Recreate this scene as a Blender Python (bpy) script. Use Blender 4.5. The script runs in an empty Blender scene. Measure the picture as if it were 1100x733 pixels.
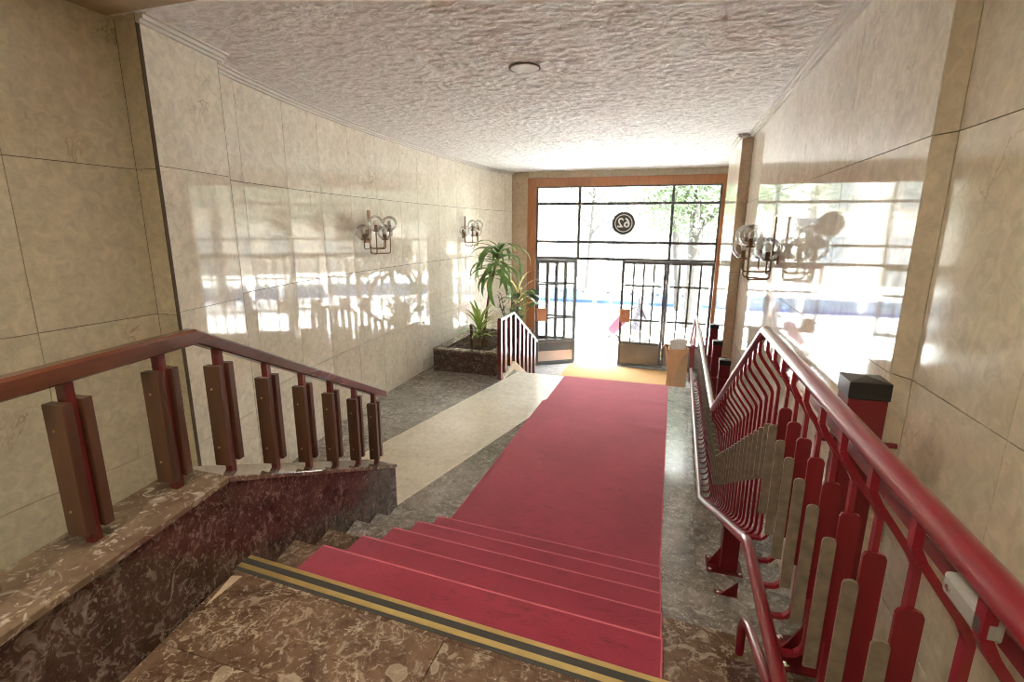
import bpy, math, random
from mathutils import Vector, Matrix

random.seed(7)
sc = bpy.context.scene
C = sc.collection

# ------------------------------------------------------------------ camera
CAM_R = ((0.95307439, 0.30267466, 0.00610354),
         (-0.07231554, 0.20803997, 0.9754434),
         (-0.29397222, 0.93011151, -0.22016565))
cam_d = bpy.data.cameras.new('camera')
cam_d.sensor_width = 36.0
cam_d.lens = 538.735 / 1100 * 36.0
cam_d.clip_start = 0.02
cam_d.clip_end = 300
cam = bpy.data.objects.new('camera', cam_d)
C.objects.link(cam)
r_, u_, f_ = CAM_R
cam.matrix_world = Matrix(((r_[0], u_[0], -f_[0], 0), (r_[1], u_[1], -f_[1], 0),
                           (r_[2], u_[2], -f_[2], 2.6), (0, 0, 0, 1)))
sc.camera = cam

# ------------------------------------------------------------------ world, sun, exposure
w = bpy.data.worlds.new('sky')
sc.world = w
w.use_nodes = True
bg = w.node_tree.nodes['Background']
bg.inputs['Color'].default_value = (0.86, 0.93, 1.0, 1)
bg.inputs['Strength'].default_value = 5.0

sun_d = bpy.data.lights.new('sun', 'SUN')
sun_d.energy = 24.0
sun_d.angle = math.radians(2)
sun_d.color = (1.0, 0.95, 0.86)
sun = bpy.data.objects.new('sun', sun_d)
C.objects.link(sun)
sun.location = (5, -10, 30)
sun.rotation_euler = Vector((-0.62, 0.22, -0.75)).to_track_quat('-Z', 'Y').to_euler()

vs = sc.view_settings
vs.view_transform = 'Standard'
vs.look = 'None'
vs.exposure = 2.72
vs.gamma = 1.0
vs.use_curve_mapping = False
sc.cycles.use_denoising = True
sc.cycles.pixel_filter_type = 'BLACKMAN_HARRIS'
sc.cycles.filter_width = 1.0
sc.cycles.max_bounces = 14
sc.cycles.diffuse_bounces = 10
sc.cycles.glossy_bounces = 5
sc.cycles.transparent_max_bounces = 16
sc.cycles.sample_clamp_indirect = 12.0


# ------------------------------------------------------------------ helpers
class MB:
    def __init__(self):
        self.v = []; self.f = []; self.sm = []

    def add(self, vs_, fs, smooth=False):
        o = len(self.v)
        self.v += [tuple(p) for p in vs_]
        self.f += [tuple(i + o for i in f) for f in fs]
        self.sm += [smooth] * len(fs)
        return self

    def box(self, x0, x1, y0, y1, z0, z1):
        return self.hexa([(x0, y0), (x1, y0), (x1, y1), (x0, y1)], z0, z1)

    def hexa(self, poly, z0, z1):
        """prism over a plan polygon; z0/z1 scalars or per-corner lists"""
        n = len(poly)
        a = z0 if isinstance(z0, (list, tuple)) else [z0] * n
        b = z1 if isinstance(z1, (list, tuple)) else [z1] * n
        vv = [(p[0], p[1], a[i]) for i, p in enumerate(poly)] + [(p[0], p[1], b[i]) for i, p in enumerate(poly)]
        area = sum(poly[i][0] * poly[(i + 1) % n][1] - poly[(i + 1) % n][0] * poly[i][1] for i in range(n))
        fs = [tuple(range(n))[::-1], tuple(range(n, 2 * n))] + [(i, (i + 1) % n, n + (i + 1) % n, n + i) for i in range(n)]
        if area < 0:
            fs = [f[::-1] for f in fs]
        return self.add(vv, fs)

    def obox(self, p0, p1, wd, th, up=(0, 0, 1)):
        """bar from p0 to p1, wd across (perp to up), th along up"""
        p0, p1 = Vector(p0), Vector(p1)
        d = (p1 - p0).normalized()
        s = d.cross(Vector(up))
        if s.length < 1e-4:
            s = d.cross(Vector((1, 0, 0)))
        s.normalize()
        u = s.cross(d).normalized()
        vv = []
        for p in (p0, p1):
            for a, b in ((-1, -1), (1, -1), (1, 1), (-1, 1)):
                vv.append(p + s * (wd / 2 * a) + u * (th / 2 * b))
        return self.add(vv, [(3, 2, 1, 0), (4, 5, 6, 7), (0, 1, 5, 4), (1, 2, 6, 5), (2, 3, 7, 6), (3, 0, 4, 7)])

    def tube(self, pts, r, n=8, cap=True):
        pts = [Vector(p) for p in pts]
        rr = r if isinstance(r, (list, tuple)) else [r] * len(pts)
        rings = []
        prev = None
        for i, p in enumerate(pts):
            if i == 0: d = pts[1] - p
            elif i == len(pts) - 1: d = p - pts[i - 1]
            else: d = (pts[i + 1] - p).normalized() + (p - pts[i - 1]).normalized()
            d.normalize()
            if prev is None:
                s = d.cross(Vector((0, 0, 1)))
                if s.length < 0.05: s = d.cross(Vector((1, 0, 0)))
            else:
                s = prev - d * prev.dot(d)
            s.normalize(); prev = s
            u = d.cross(s)
            rings.append([p + (s * math.cos(2 * math.pi * k / n) + u * math.sin(2 * math.pi * k / n)) * rr[i] for k in range(n)])
        vv = [q for ring in rings for q in ring]
        fs = []
        for i in range(len(pts) - 1):
            for k in range(n):
                a, b = i * n + k, i * n + (k + 1) % n
                fs.append((b, a, a + n, b + n))
        self.add(vv, fs, n > 5)
        if cap:
            self.add(rings[0], [tuple(range(n))]); self.add(rings[-1], [tuple(range(n))[::-1]])
        return self

    def lathe(self, prof, cx=0, cy=0, n=16, smooth=True):
        vv = []; fs = []
        for r, z in prof:
            for k in range(n):
                a = 2 * math.pi * k / n
                vv.append((cx + r * math.cos(a), cy + r * math.sin(a), z))
        for i in range(len(prof) - 1):
            for k in range(n):
                a, b = i * n + k, i * n + (k + 1) % n
                fs.append((a, b, b + n, a + n))
        return self.add(vv, fs, smooth)

    def sphere(self, c, r, n=16, m=10, sx=1, sy=1, sz=1):
        vv = [(c[0], c[1], c[2] - r * sz)]
        for i in range(1, m):
            t = math.pi * i / m
            for k in range(n):
                a = 2 * math.pi * k / n
                vv.append((c[0] + r * sx * math.sin(t) * math.cos(a), c[1] + r * sy * math.sin(t) * math.sin(a), c[2] - r * sz * math.cos(t)))
        vv.append((c[0], c[1], c[2] + r * sz))
        fs = [(0, 1 + (k + 1) % n, 1 + k) for k in range(n)]
        for i in range(m - 2):
            for k in range(n):
                a, b = 1 + i * n + k, 1 + i * n + (k + 1) % n
                fs.append((a, b, b + n, a + n))
        e = len(vv) - 1; o = 1 + (m - 2) * n
        fs += [(o + k, o + (k + 1) % n, e) for k in range(n)]
        return self.add(vv, fs, True)

    def mesh(self, name):
        me = bpy.data.meshes.new(name)
        me.from_pydata(self.v, [], self.f)
        me.polygons.foreach_set('use_smooth', self.sm)
        me.update()
        return me

    def build(self, name, mat, parent=None, loc=(0, 0, 0), bevel=0):
        o = bpy.data.objects.new(name, self.mesh(name))
        o.data.materials.append(mat)
        C.objects.link(o)
        o.location = loc
        if parent is not None:
            o.parent = parent
        if bevel:
            m = o.modifiers.new('bevel', 'BEVEL'); m.width = bevel; m.segments = 2; m.limit_method = 'ANGLE'
        return o


def link_mesh(name, me, mat, parent, loc=(0, 0, 0), rot=(0, 0, 0)):
    o = bpy.data.objects.new(name, me)
    if not me.materials: me.materials.append(mat)
    C.objects.link(o); o.location = loc; o.rotation_euler = rot
    if parent is not None: o.parent = parent
    return o


def thing(name, label, cat, loc=(0, 0, 0), rz=0, group=None):
    o = bpy.data.objects.new(name, None); C.objects.link(o)
    o.location = loc; o.rotation_euler = (0, 0, rz); o.empty_display_size = 0.1
    o['label'] = label; o['category'] = cat
    if group: o['group'] = group
    return o


def tag(o, label, cat, group=None, kind=None):
    o['label'] = label; o['category'] = cat
    if group: o['group'] = group
    if kind: o['kind'] = kind
    return o


def struct(o, label, cat):
    o['kind'] = 'structure'; o['label'] = label; o['category'] = cat
    return o


def clip_half(poly, a, b, c):
    """keep a*x+b*y<=c"""
    out = []
    for i in range(len(poly)):
        p, q = poly[i], poly[(i + 1) % len(poly)]
        dp, dq = a * p[0] + b * p[1] - c, a * q[0] + b * q[1] - c
        if dp <= 0: out.append(p)
        if dp * dq < 0:
            t = dp / (dp - dq)
            out.append((p[0] + t * (q[0] - p[0]), p[1] + t * (q[1] - p[1])))
    return out


# ------------------------------------------------------------------ materials
def new_mat(name):
    m = bpy.data.materials.new(name); m.use_nodes = True
    nt = m.node_tree
    return m, nt, nt.nodes, nt.links, nt.nodes['Principled BSDF']


def coords(N, L, scale=1.0, rnd=7.0):
    g = N.new('ShaderNodeNewGeometry'); oi = N.new('ShaderNodeObjectInfo')
    mu = N.new('ShaderNodeMath'); mu.operation = 'MULTIPLY'; mu.inputs[1].default_value = rnd
    L.new(oi.outputs['Random'], mu.inputs[0])
    ad = N.new('ShaderNodeVectorMath'); ad.operation = 'ADD'
    L.new(g.outputs['Position'], ad.inputs[0]); L.new(mu.outputs[0], ad.inputs[1])
    sc_ = N.new('ShaderNodeVectorMath'); sc_.operation = 'SCALE'; sc_.inputs['Scale'].default_value = scale
    L.new(ad.outputs[0], sc_.inputs[0])
    return sc_.outputs[0]


def noise(N, L, vec, scale, detail=4, rough=0.5, dist=0.0):
    n = N.new('ShaderNodeTexNoise')
    n.inputs['Scale'].default_value = scale; n.inputs['Detail'].default_value = detail
    n.inputs['Roughness'].default_value = rough; n.inputs['Distortion'].default_value = dist
    if vec is not None: L.new(vec, n.inputs['Vector'])
    return n.outputs['Fac']


def ramp(N, L, fac, stops):
    r = N.new('ShaderNodeValToRGB')
    els = r.color_ramp.elements
    while len(els) < len(stops): els.new(0.5)
    for e, (p, c) in zip(els, stops):
        e.position = p
        e.color = (c[0], c[1], c[2], 1) if not isinstance(c, (int, float)) else (c, c, c, 1)
    L.new(fac, r.inputs['Fac'])
    return r.outputs['Color']


def mix(N, L, fac, a, b, mode='MIX'):
    m = N.new('ShaderNodeMix'); m.data_type = 'RGBA'; m.blend_type = mode
    for s, v in ((0, fac), (6, a), (7, b)):
        if hasattr(v, 'is_linked') or hasattr(v, 'links'): L.new(v, m.inputs[s])
        elif s == 0: m.inputs[0].default_value = v
        else: m.inputs[s].default_value = (v[0], v[1], v[2], 1)
    return m.outputs[2]


def ridge(N, L, vec, scale, width, detail=3, dist=0.5):
    n = noise(N, L, vec, scale, detail, 0.55, dist)
    s = N.new('ShaderNodeMath'); s.operation = 'SUBTRACT'; s.inputs[1].default_value = 0.5; L.new(n, s.inputs[0])
    a = N.new('ShaderNodeMath'); a.operation = 'ABSOLUTE'; L.new(s.outputs[0], a.inputs[0])
    return ramp(N, L, a.outputs[0], [(0.0, 1.0), (width, 0.0)])


def bump(N, L, B, h, strength, dist=0.01):
    b = N.new('ShaderNodeBump'); b.inputs['Strength'].default_value = strength; b.inputs['Distance'].default_value = dist
    L.new(h, b.inputs['Height']); L.new(b.outputs[0], B.inputs['Normal'])


def plain(name, col, rough=0.5, metal=0.0, var=0.12, nscale=8, spec=0.5, coat=0.0):
    m, nt, N, L, B = new_mat(name)
    v = coords(N, L, 1.0, 3.0)
    n = noise(N, L, v, nscale, 4)
    lo = tuple(c * (1 - var) for c in col); hi = tuple(min(1, c * (1 + var)) for c in col)
    L.new(ramp(N, L, n, [(0.3, lo), (0.7, hi)]), B.inputs['Base Color'])
    B.inputs['Roughness'].default_value = rough; B.inputs['Metallic'].default_value = metal
    B.inputs['Specular IOR Level'].default_value = spec
    B.inputs['Coat Weight'].default_value = coat; B.inputs['Coat Roughness'].default_value = 0.08
    return m


def cream_marble(name, c0, c1, vein, rough):
    m, nt, N, L, B = new_mat(name)
    v = coords(N, L, 1.0, 9.0)
    base = ramp(N, L, noise(N, L, v, 1.6, 5, 0.6, 0.4), [(0.3, c0), (0.7, c1)])
    mott = ramp(N, L, noise(N, L, v, 14, 4, 0.65, 0.8), [(0.35, 0.84), (0.65, 1.06)])
    col = mix(N, L, 1.0, base, mott, 'MULTIPLY')
    rv = ridge(N, L, v, 2.2, 0.012, 6, 0.9)
    mask = ramp(N, L, noise(N, L, v, 1.9, 3), [(0.54, 0.0), (0.70, 0.6)])
    vm = mix(N, L, 1.0, rv, mask, 'MULTIPLY')
    col = mix(N, L, vm, col, vein)
    L.new(col, B.inputs['Base Color'])
    B.inputs['Roughness'].default_value = rough
    B.inputs['IOR'].default_value = 1.5
    B.inputs['Specular IOR Level'].default_value = 0.27
    return m


def fossil_marble(name, dark, mid, light, rough, s=1.0, blob=0.5):
    m, nt, N, L, B = new_mat(name)
    v = coords(N, L, s, 9.0)
    base = ramp(N, L, noise(N, L, v, 3.5, 6, 0.65, 1.2), [(0.32, dark), (0.62, mid)])
    # shell fragments: irregular flecks of two sizes, thin curls
    f1 = ramp(N, L, noise(N, L, v, 10.0, 5, 0.62, 1.6), [(0.55, 0.0), (0.63, 0.62)])
    col = mix(N, L, f1, base, tuple(c * 0.75 for c in light))
    f2 = ramp(N, L, noise(N, L, v, 26.0, 4, 0.6, 1.2), [(0.57, 0.0), (0.65, 0.55)])
    col = mix(N, L, f2, col, light)
    r1 = ridge(N, L, v, 4.5, 0.016, 4, 1.6)
    mk1 = ramp(N, L, noise(N, L, v, 3.0, 3), [(0.46, 0.0), (0.60, 0.9)])
    col = mix(N, L, mix(N, L, 1.0, r1, mk1, 'MULTIPLY'), col, light)
    d1 = ramp(N, L, noise(N, L, v, 15.0, 4, 0.6, 1.0), [(0.36, 0.55), (0.44, 0.0)])
    col = mix(N, L, d1, col, dark)
    # pale rounded fossils
    nd = N.new('ShaderNodeTexNoise'); nd.inputs['Scale'].default_value = 6.0; L.new(v, nd.inputs['Vector'])
    sv = N.new('ShaderNodeVectorMath'); sv.operation = 'SCALE'; sv.inputs['Scale'].default_value = 0.16
    L.new(nd.outputs['Color'], sv.inputs[0])
    av = N.new('ShaderNodeVectorMath'); av.operation = 'ADD'; L.new(v, av.inputs[0]); L.new(sv.outputs[0], av.inputs[1])
    vo = N.new('ShaderNodeTexVoronoi'); vo.inputs['Scale'].default_value = 5.5; L.new(av.outputs[0], vo.inputs['Vector'])
    vm = ramp(N, L, vo.outputs['Distance'], [(0.0, 0.7), (0.20, 0.62), (0.225, 0.95), (0.26, 0.0)])
    sp = N.new('ShaderNodeSeparateColor'); L.new(vo.outputs['Color'], sp.inputs[0])
    pick = ramp(N, L, sp.outputs[0], [(0.60, 0.0), (0.64, blob)])
    col = mix(N, L, mix(N, L, 1.0, vm, pick, 'MULTIPLY'), col, tuple(c * 0.8 for c in light))
    L.new(col, B.inputs['Base Color'])
    B.inputs['Roughness'].default_value = rough
    B.inputs['IOR'].default_value = 1.52
    return m


def stucco_mat():
    m, nt, N, L, B = new_mat('stucco_ceiling')
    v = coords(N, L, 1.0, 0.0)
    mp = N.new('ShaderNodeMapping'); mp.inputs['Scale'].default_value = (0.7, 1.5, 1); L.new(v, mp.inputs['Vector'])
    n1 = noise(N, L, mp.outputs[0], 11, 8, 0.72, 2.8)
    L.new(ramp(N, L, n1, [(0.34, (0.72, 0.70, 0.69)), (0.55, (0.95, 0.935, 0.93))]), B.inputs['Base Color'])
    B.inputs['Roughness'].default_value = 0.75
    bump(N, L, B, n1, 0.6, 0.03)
    return m


def wood_mat(name, c0, c1, rough=0.3, axis=2, coat=0.3):
    m, nt, N, L, B = new_mat(name)
    v = coords(N, L, 1.0, 5.0)
    mp = N.new('ShaderNodeMapping')
    s = [18, 18, 18]; s[axis] = 1.6
    mp.inputs['Scale'].default_value = s; L.new(v, mp.inputs['Vector'])
    L.new(ramp(N, L, noise(N, L, mp.outputs[0], 1.0, 5, 0.6, 0.6), [(0.3, c0), (0.7, c1)]), B.inputs['Base Color'])
    B.inputs['Roughness'].default_value = rough
    B.inputs['Coat Weight'].default_value = coat; B.inputs['Coat Roughness'].default_value = 0.12
    return m


def carpet_mat():
    m, nt, N, L, B = new_mat('red_carpet')
    v = coords(N, L, 1.0, 0.0)
    base = ramp(N, L, noise(N, L, v, 1.3, 5, 0.7, 0.5), [(0.3, (0.27, 0.012, 0.040)), (0.72, (0.42, 0.036, 0.080))])
    mp = N.new('ShaderNodeMapping'); mp.inputs['Scale'].default_value = (1, 2.4, 1); L.new(v, mp.inputs['Vector'])
    pile = ramp(N, L, noise(N, L, mp.outputs[0], 6, 7, 0.75, 1.4), [(0.36, 0.3), (0.46, 1.0)])
    L.new(mix(N, L, 0.5, base, mix(N, L, 1.0, base, pile, 'MULTIPLY')), B.inputs['Base Color'])
    B.inputs['Roughness'].default_value = 0.95
    B.inputs['Specular IOR Level'].default_value = 0.15
    B.inputs['Sheen Weight'].default_value = 1.0; B.inputs['Sheen Roughness'].default_value = 0.5
    B.inputs['Sheen Tint'].default_value = (1.0, 0.55, 0.6, 1)
    bump(N, L, B, noise(N, L, v, 160, 2, 0.6), 0.5, 0.004)
    return m


def thin_glass(name, tint=(0.96, 0.98, 0.98), refl=1.0, rough=0.0):
    m, nt, N, L, B = new_mat(name)
    N.remove(B)
    tr = N.new('ShaderNodeBsdfTransparent'); tr.inputs[0].default_value = (*tint, 1)
    gl = N.new('ShaderNodeBsdfGlossy'); gl.inputs['Roughness'].default_value = rough
    fr = N.new('ShaderNodeFresnel'); fr.inputs['IOR'].default_value = 1.45
    mu = N.new('ShaderNodeMath'); mu.operation = 'MULTIPLY'; mu.inputs[1].default_value = refl; mu.use_clamp = True
    L.new(fr.outputs[0], mu.inputs[0])
    nz = ramp(N, L, noise(N, L, coords(N, L, 1, 2), 3, 2), [(0.2, (0.97, 0.97, 0.97)), (0.8, (1, 1, 1))])
    L.new(nz, gl.inputs['Color'])
    ms = N.new('ShaderNodeMixShader')
    L.new(mu.outputs[0], ms.inputs[0]); L.new(tr.outputs[0], ms.inputs[1]); L.new(gl.outputs[0], ms.inputs[2])
    L.new(ms.outputs[0], nt.nodes['Material Output'].inputs['Surface'])
    return m


def leaf_mat(name, c0, c1):
    m, nt, N, L, B = new_mat(name)
    v = coords(N, L, 1.0, 5.0)
    L.new(ramp(N, L, noise(N, L, v, 7, 3), [(0.3, c0), (0.7, c1)]), B.inputs['Base Color'])
    B.inputs['Roughness'].default_value = 0.4
    B.inputs['Transmission Weight'].default_value = 0.0
    B.inputs['Subsurface Weight'].default_value = 0.0
    tl = N.new('ShaderNodeBsdfTranslucent'); tl.inputs[0].default_value = (*[min(1, c * 1.5) for c in c1], 1)
    ms = N.new('ShaderNodeMixShader'); ms.inputs[0].default_value = 0.35
    L.new(B.outputs[0], ms.inputs[1]); L.new(tl.outputs[0], ms.inputs[2])
    L.new(ms.outputs[0], nt.nodes['Material Output'].inputs['Surface'])
    return m


M = {}
M['cream'] = cream_marble('cream_marble', (0.73, 0.67, 0.55), (0.83, 0.78, 0.67), (0.34, 0.20, 0.09), 0.045)
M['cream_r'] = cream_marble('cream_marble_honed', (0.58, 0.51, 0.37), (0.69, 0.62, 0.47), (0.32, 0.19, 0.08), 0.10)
M['tan'] = cream_marble('tan_marble', (0.50, 0.38, 0.25), (0.60, 0.47, 0.33), (0.28, 0.16, 0.08), 0.12)
M['cream_floor'] = cream_marble('cream_floor_marble', (0.74, 0.68, 0.56), (0.84, 0.79, 0.68), (0.55, 0.42, 0.26), 0.2)
M['cream_edge'] = cream_marble('cream_edge_marble', (0.80, 0.74, 0.62), (0.86, 0.80, 0.70), (0.6, 0.5, 0.3), 0.2)
M['joint'] = plain('joint_mortar', (0.10, 0.075, 0.045), 0.9)
M['greyfossil'] = fossil_marble('grey_fossil_marble', (0.13, 0.11, 0.094), (0.30, 0.27, 0.235), (0.66, 0.62, 0.55), 0.14, 1.1, 0.5)
M['brownfossil'] = fossil_marble('brown_fossil_marble', (0.075, 0.04, 0.025), (0.19, 0.12, 0.075), (0.56, 0.46, 0.34), 0.13, 1.15, 0.8)
M['redfossil'] = fossil_marble('red_fossil_marble', (0.036, 0.018, 0.014), (0.095, 0.052, 0.043), (0.33, 0.26, 0.22), 0.09, 1.3, 0.5)
M['coping'] = fossil_marble('coping_marble', (0.11, 0.07, 0.05), (0.22, 0.155, 0.105), (0.62, 0.55, 0.46), 0.06, 0.8, 0.4)
M['stucco'] = stucco_mat()
M['plaster'] = plain('white_plaster', (0.66, 0.62, 0.57), 0.6, var=0.05)
M['beam'] = plain('beam_plaster', (0.40, 0.30, 0.19), 0.55, var=0.08)
M['rail_wood'] = wood_mat('rail_mahogany', (0.085, 0.026, 0.014), (0.15, 0.05, 0.026), 0.25, 1, 0.5)
M['board_wood'] = wood_mat('board_mahogany', (0.06, 0.024, 0.013), (0.11, 0.047, 0.025), 0.3, 2, 0.4)
M['red_wood'] = wood_mat('post_red_wood', (0.10, 0.010, 0.010), (0.17, 0.024, 0.018), 0.3, 2, 0.4)
M['frame_wood'] = wood_mat('door_frame_wood', (0.33, 0.12, 0.04), (0.45, 0.19, 0.07), 0.35, 2, 0.3)
M['carpet'] = carpet_mat()
M['carpet_edge'] = plain('carpet_pale_edge', (0.66, 0.18, 0.24), 0.95, var=0.1, spec=0.1)  # nosing wear with light on the edges put into the pink; also binding
M['brass'] = plain('brass', (0.62, 0.45, 0.16), 0.32, 1.0)
M['gold_strip'] = plain('gold_strip', (0.72, 0.55, 0.22), 0.38, 0.75)
M['rubber'] = plain('dark_rubber', (0.055, 0.052, 0.045), 0.7)
M['red'] = plain('red_paint', (0.17, 0.006, 0.014), 0.28, 0.0, 0.10, 5, 0.5, 0.35)
M['red_dark'] = plain('dark_red_paint', (0.14, 0.005, 0.010), 0.35, 0.0, 0.12, 6, 0.5, 0.2)
M['slat'] = plain('grey_antislip', (0.17, 0.14, 0.10), 0.45, 0.0, 0.25, 30)
M['black'] = plain('black_plastic', (0.012, 0.012, 0.013), 0.3)
M['latch'] = plain('grey_plastic', (0.25, 0.24, 0.22), 0.5)
M['chrome'] = plain('chrome', (0.75, 0.74, 0.72), 0.18, 1.0, 0.03)
M['steel'] = plain('dark_steel', (0.10, 0.10, 0.095), 0.55, 0.1, 0.1, 6)
M['kick'] = plain('kick_plate_steel', (0.22, 0.19, 0.165), 0.35, 0.5, 0.1, 3)
M['kick_w'] = plain('kick_plate_pink', (0.62, 0.47, 0.38), 0.35, 0.2, 0.08, 3)
M['copper'] = wood_mat('handle_wood', (0.42, 0.17, 0.08), (0.55, 0.26, 0.14), 0.3, 2, 0.3)
M['glass'] = thin_glass('window_glass')
M['globe'] = thin_glass('globe_glass', (0.95, 0.955, 0.95), 0.75)
M['bronze'] = plain('aged_bronze', (0.22, 0.12, 0.06), 0.38, 0.85, 0.2, 15)
M['bulb'] = plain('bulb_glass', (0.75, 0.72, 0.66), 0.2)
M['sign'] = plain('sign_dark', (0.05, 0.05, 0.048), 0.45)
M['sign_w'] = plain('sign_white', (0.80, 0.80, 0.78), 0.5, var=0.03)
M['mat'] = plain('coir_mat', (0.46, 0.26, 0.10), 0.95, 0, 0.25, 40)
M['soil'] = plain('soil', (0.09, 0.06, 0.04), 0.95, 0, 0.5, 30)
M['leaf_a'] = leaf_mat('leaf_green', (0.06, 0.13, 0.03), (0.16, 0.27, 0.07))
M['leaf_b'] = leaf_mat('leaf_lime', (0.16, 0.30, 0.04), (0.34, 0.46, 0.10))
M['leaf_c'] = leaf_mat('leaf_deep', (0.02, 0.055, 0.018), (0.06, 0.12, 0.04))
M['leaf_d'] = leaf_mat('leaf_yellow', (0.42, 0.44, 0.12), (0.60, 0.58, 0.22))
M['leaf_t'] = leaf_mat('leaf_tree', (0.018, 0.032, 0.010), (0.045, 0.065, 0.026))
M['stem'] = plain('stem_brown', (0.20, 0.13, 0.07), 0.8)
M['stake'] = plain('stake_brown', (0.13, 0.06, 0.03), 0.7)
M['card'] = plain('peach_card', (0.66, 0.38, 0.21), 0.6, var=0.06)
M['card2'] = plain('tan_card', (0.58, 0.40, 0.24), 0.6, var=0.06)
M['paper'] = plain('paper', (0.78, 0.78, 0.76), 0.7, var=0.08)
M['floor_low'] = fossil_marble('speckled_stone', (0.30, 0.28, 0.27), (0.45, 0.43, 0.41), (0.6, 0.58, 0.55), 0.2, 2.0, 0.2)
M['pave'] = plain('pavement', (0.72, 0.71, 0.69), 0.85, 0, 0.10, 3)
M['pave_j'] = plain('pavement_joint', (0.32, 0.31, 0.30), 0.9)
M['road'] = plain('asphalt', (0.34, 0.34, 0.35), 0.9, 0, 0.08, 4)
M['facade'] = plain('facade_render', (0.22, 0.205, 0.175), 0.8, 0, 0.05, 1.2)
M['facade_b'] = plain('facade_stone', (0.15, 0.135, 0.115), 0.8, 0, 0.08, 2)
M['shop'] = plain('shutter_grey', (0.12, 0.125, 0.13), 0.5, 0.1)
M['win_d'] = plain('facade_window_glass', (0.06, 0.07, 0.08), 0.1)
M['bark'] = plain('bark', (0.024, 0.021, 0.018), 0.9, 0, 0.35, 12)
M['blue'] = plain('blue_plastic', (0.006, 0.03, 0.13), 0.45)
M['blue_l'] = plain('pale_blue_plastic', (0.05, 0.085, 0.14), 0.45)
M['white_p'] = plain('white_plastic', (0.8, 0.8, 0.8), 0.5)
M['grey_p'] = plain('pole_grey', (0.06, 0.062, 0.066), 0.5, 0.2)
M['pink'] = plain('pink_fabric', (0.045, 0.0015, 0.012), 0.6, 0, 0.15, 10)
M['skin'] = plain('skin', (0.12, 0.07, 0.05), 0.5, 0, 0.05)
M['hair'] = plain('grey_hair', (0.10, 0.085, 0.07), 0.7, 0, 0.2, 30)
M['lamp'] = None


def floral_mat():
    m, nt, N, L, B = new_mat('floral_fabric')
    v = coords(N, L, 1.0, 0.0)
    vo = N.new('ShaderNodeTexVoronoi'); vo.inputs['Scale'].default_value = 13; L.new(v, vo.inputs['Vector'])
    k = ramp(N, L, vo.outputs['Distance'], [(0.22, 1.0), (0.34, 0.0)])
    L.new(mix(N, L, k, (0.05, 0.044, 0.053), (0.006, 0.003, 0.009)), B.inputs['Base Color'])
    B.inputs['Roughness'].default_value = 0.8
    return m


M['floral'] = floral_mat()

# ------------------------------------------------------------------ constants
ZC = 3.94            # ceiling
ZL = 1.01            # landing
SK = -0.053          # steps run slightly askew to the hall
ZD = -0.76           # level at street door
YD = 12.37           # door plane
Y_END = 8.55         # end of the hall floor
XCL, XCR = -1.758, 0.078   # carpet edges
ROWS = [0.0, 0.95, 1.965, 2.98, ZC]


def y_step(k, x):    # nosing of step k (0 = lowest, 5 = landing)
    ys = [3.50, 3.14, 2.78, 2.415, 2.055, 1.69]
    return ys[k] + SK * (x - XCL)


ZS = [0.168, 0.337, 0.505, 0.673, 0.842, 1.01]


def px_par(y):       # face of the parapet in plan
    return -1.60 - 0.17 * y


# ------------------------------------------------------------------ lamps of the upper landing (behind the camera)
def ceiling_lamp(x, y, power, col, label):
    t = thing('ceiling_lamp', label, 'lamp', (x, y, ZC), group='ceiling lamps over the landing')
    mb = MB(); mb.lathe([(0.0, 0.0), (0.20, 0.0), (0.20, -0.05), (0.175, -0.05), (0.175, -0.01), (0.0, -0.01)], n=24, smooth=False)
    mb.build('housing', M['brass'], t)
    ld = bpy.data.lights.new('lamp_light', 'AREA'); ld.shape = 'DISK'; ld.size = 0.34; ld.energy = power; ld.color = col
    lo = bpy.data.objects.new('lamp_light', ld); C.objects.link(lo); lo.parent = t; lo.location = (0, 0, -0.045)


ceiling_lamp(-0.9, 0.9, 5, (1.0, 0.88, 0.70), 'round brass ceiling lamp above the upper landing')
ceiling_lamp(-0.9, -1.2, 11, (1.0, 0.88, 0.70), 'round brass ceiling lamp at the back of the landing')


# ------------------------------------------------------------------ room shell
def slab_wall(parent, p, q, rows, mat, thick=0.02, gap=0.004, name='slab', out=1):
    """marble slabs on the wall line p->q; front face lies on the line, body goes behind (left of p->q if out>0)"""
    d = Vector((q[0] - p[0], q[1] - p[1])); ln = d.length; d.normalize()
    nrm = Vector((-d.y, d.x)) * out
    a = Vector(p) + d * (gap / 2); b = Vector(p) + d * (ln - gap / 2)
    a2, b2 = a + nrm * thick, b + nrm * thick
    for i in range(len(rows) - 1):
        mb = MB(); mb.hexa([a, b, b2, a2], rows[i] + gap / 2, rows[i + 1] - gap / 2)
        mb.build(name, mat, parent)


# left wall polyline in plan, near to far
LW = [(-3.75, 3.47), (-3.87, 3.90), (-4.015, 4.645), (-4.11, 5.31), (-4.175, 5.99), (-4.215, 6.69), (-4.24, 7.42), (-4.25, 8.02),
      (-4.25, 8.83), (-4.24, 9.65), (-4.19, 10.83), (-4.13, 11.48), (-4.02, 12.06), (-3.92, YD)]
mb = MB()
full = [(-3.6, -2.5), (-3.6, 2.70), (-3.40, 2.70), (-3.56, 3.45), (-3.75, 3.47)] + LW[1:]
mb.hexa([(-3.622, -2.5), (-3.622, 2.722), (-3.424, 2.722), (-3.580, 3.476), (-4.1, 3.476), (-4.1, -2.5)], ZD, ZC + 0.3)
for i in range(4, len(full) - 1):
    p, q = Vector(full[i]), Vector(full[i + 1])
    d = (q - p).normalized(); n = Vector((-d.y, d.x))
    p2, q2 = p + n * 0.018, q + n * 0.018
    mb.hexa([p2, q2, q2 + n * 0.25, p2 + n * 0.25], ZD, ZC + 0.3)
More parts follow.
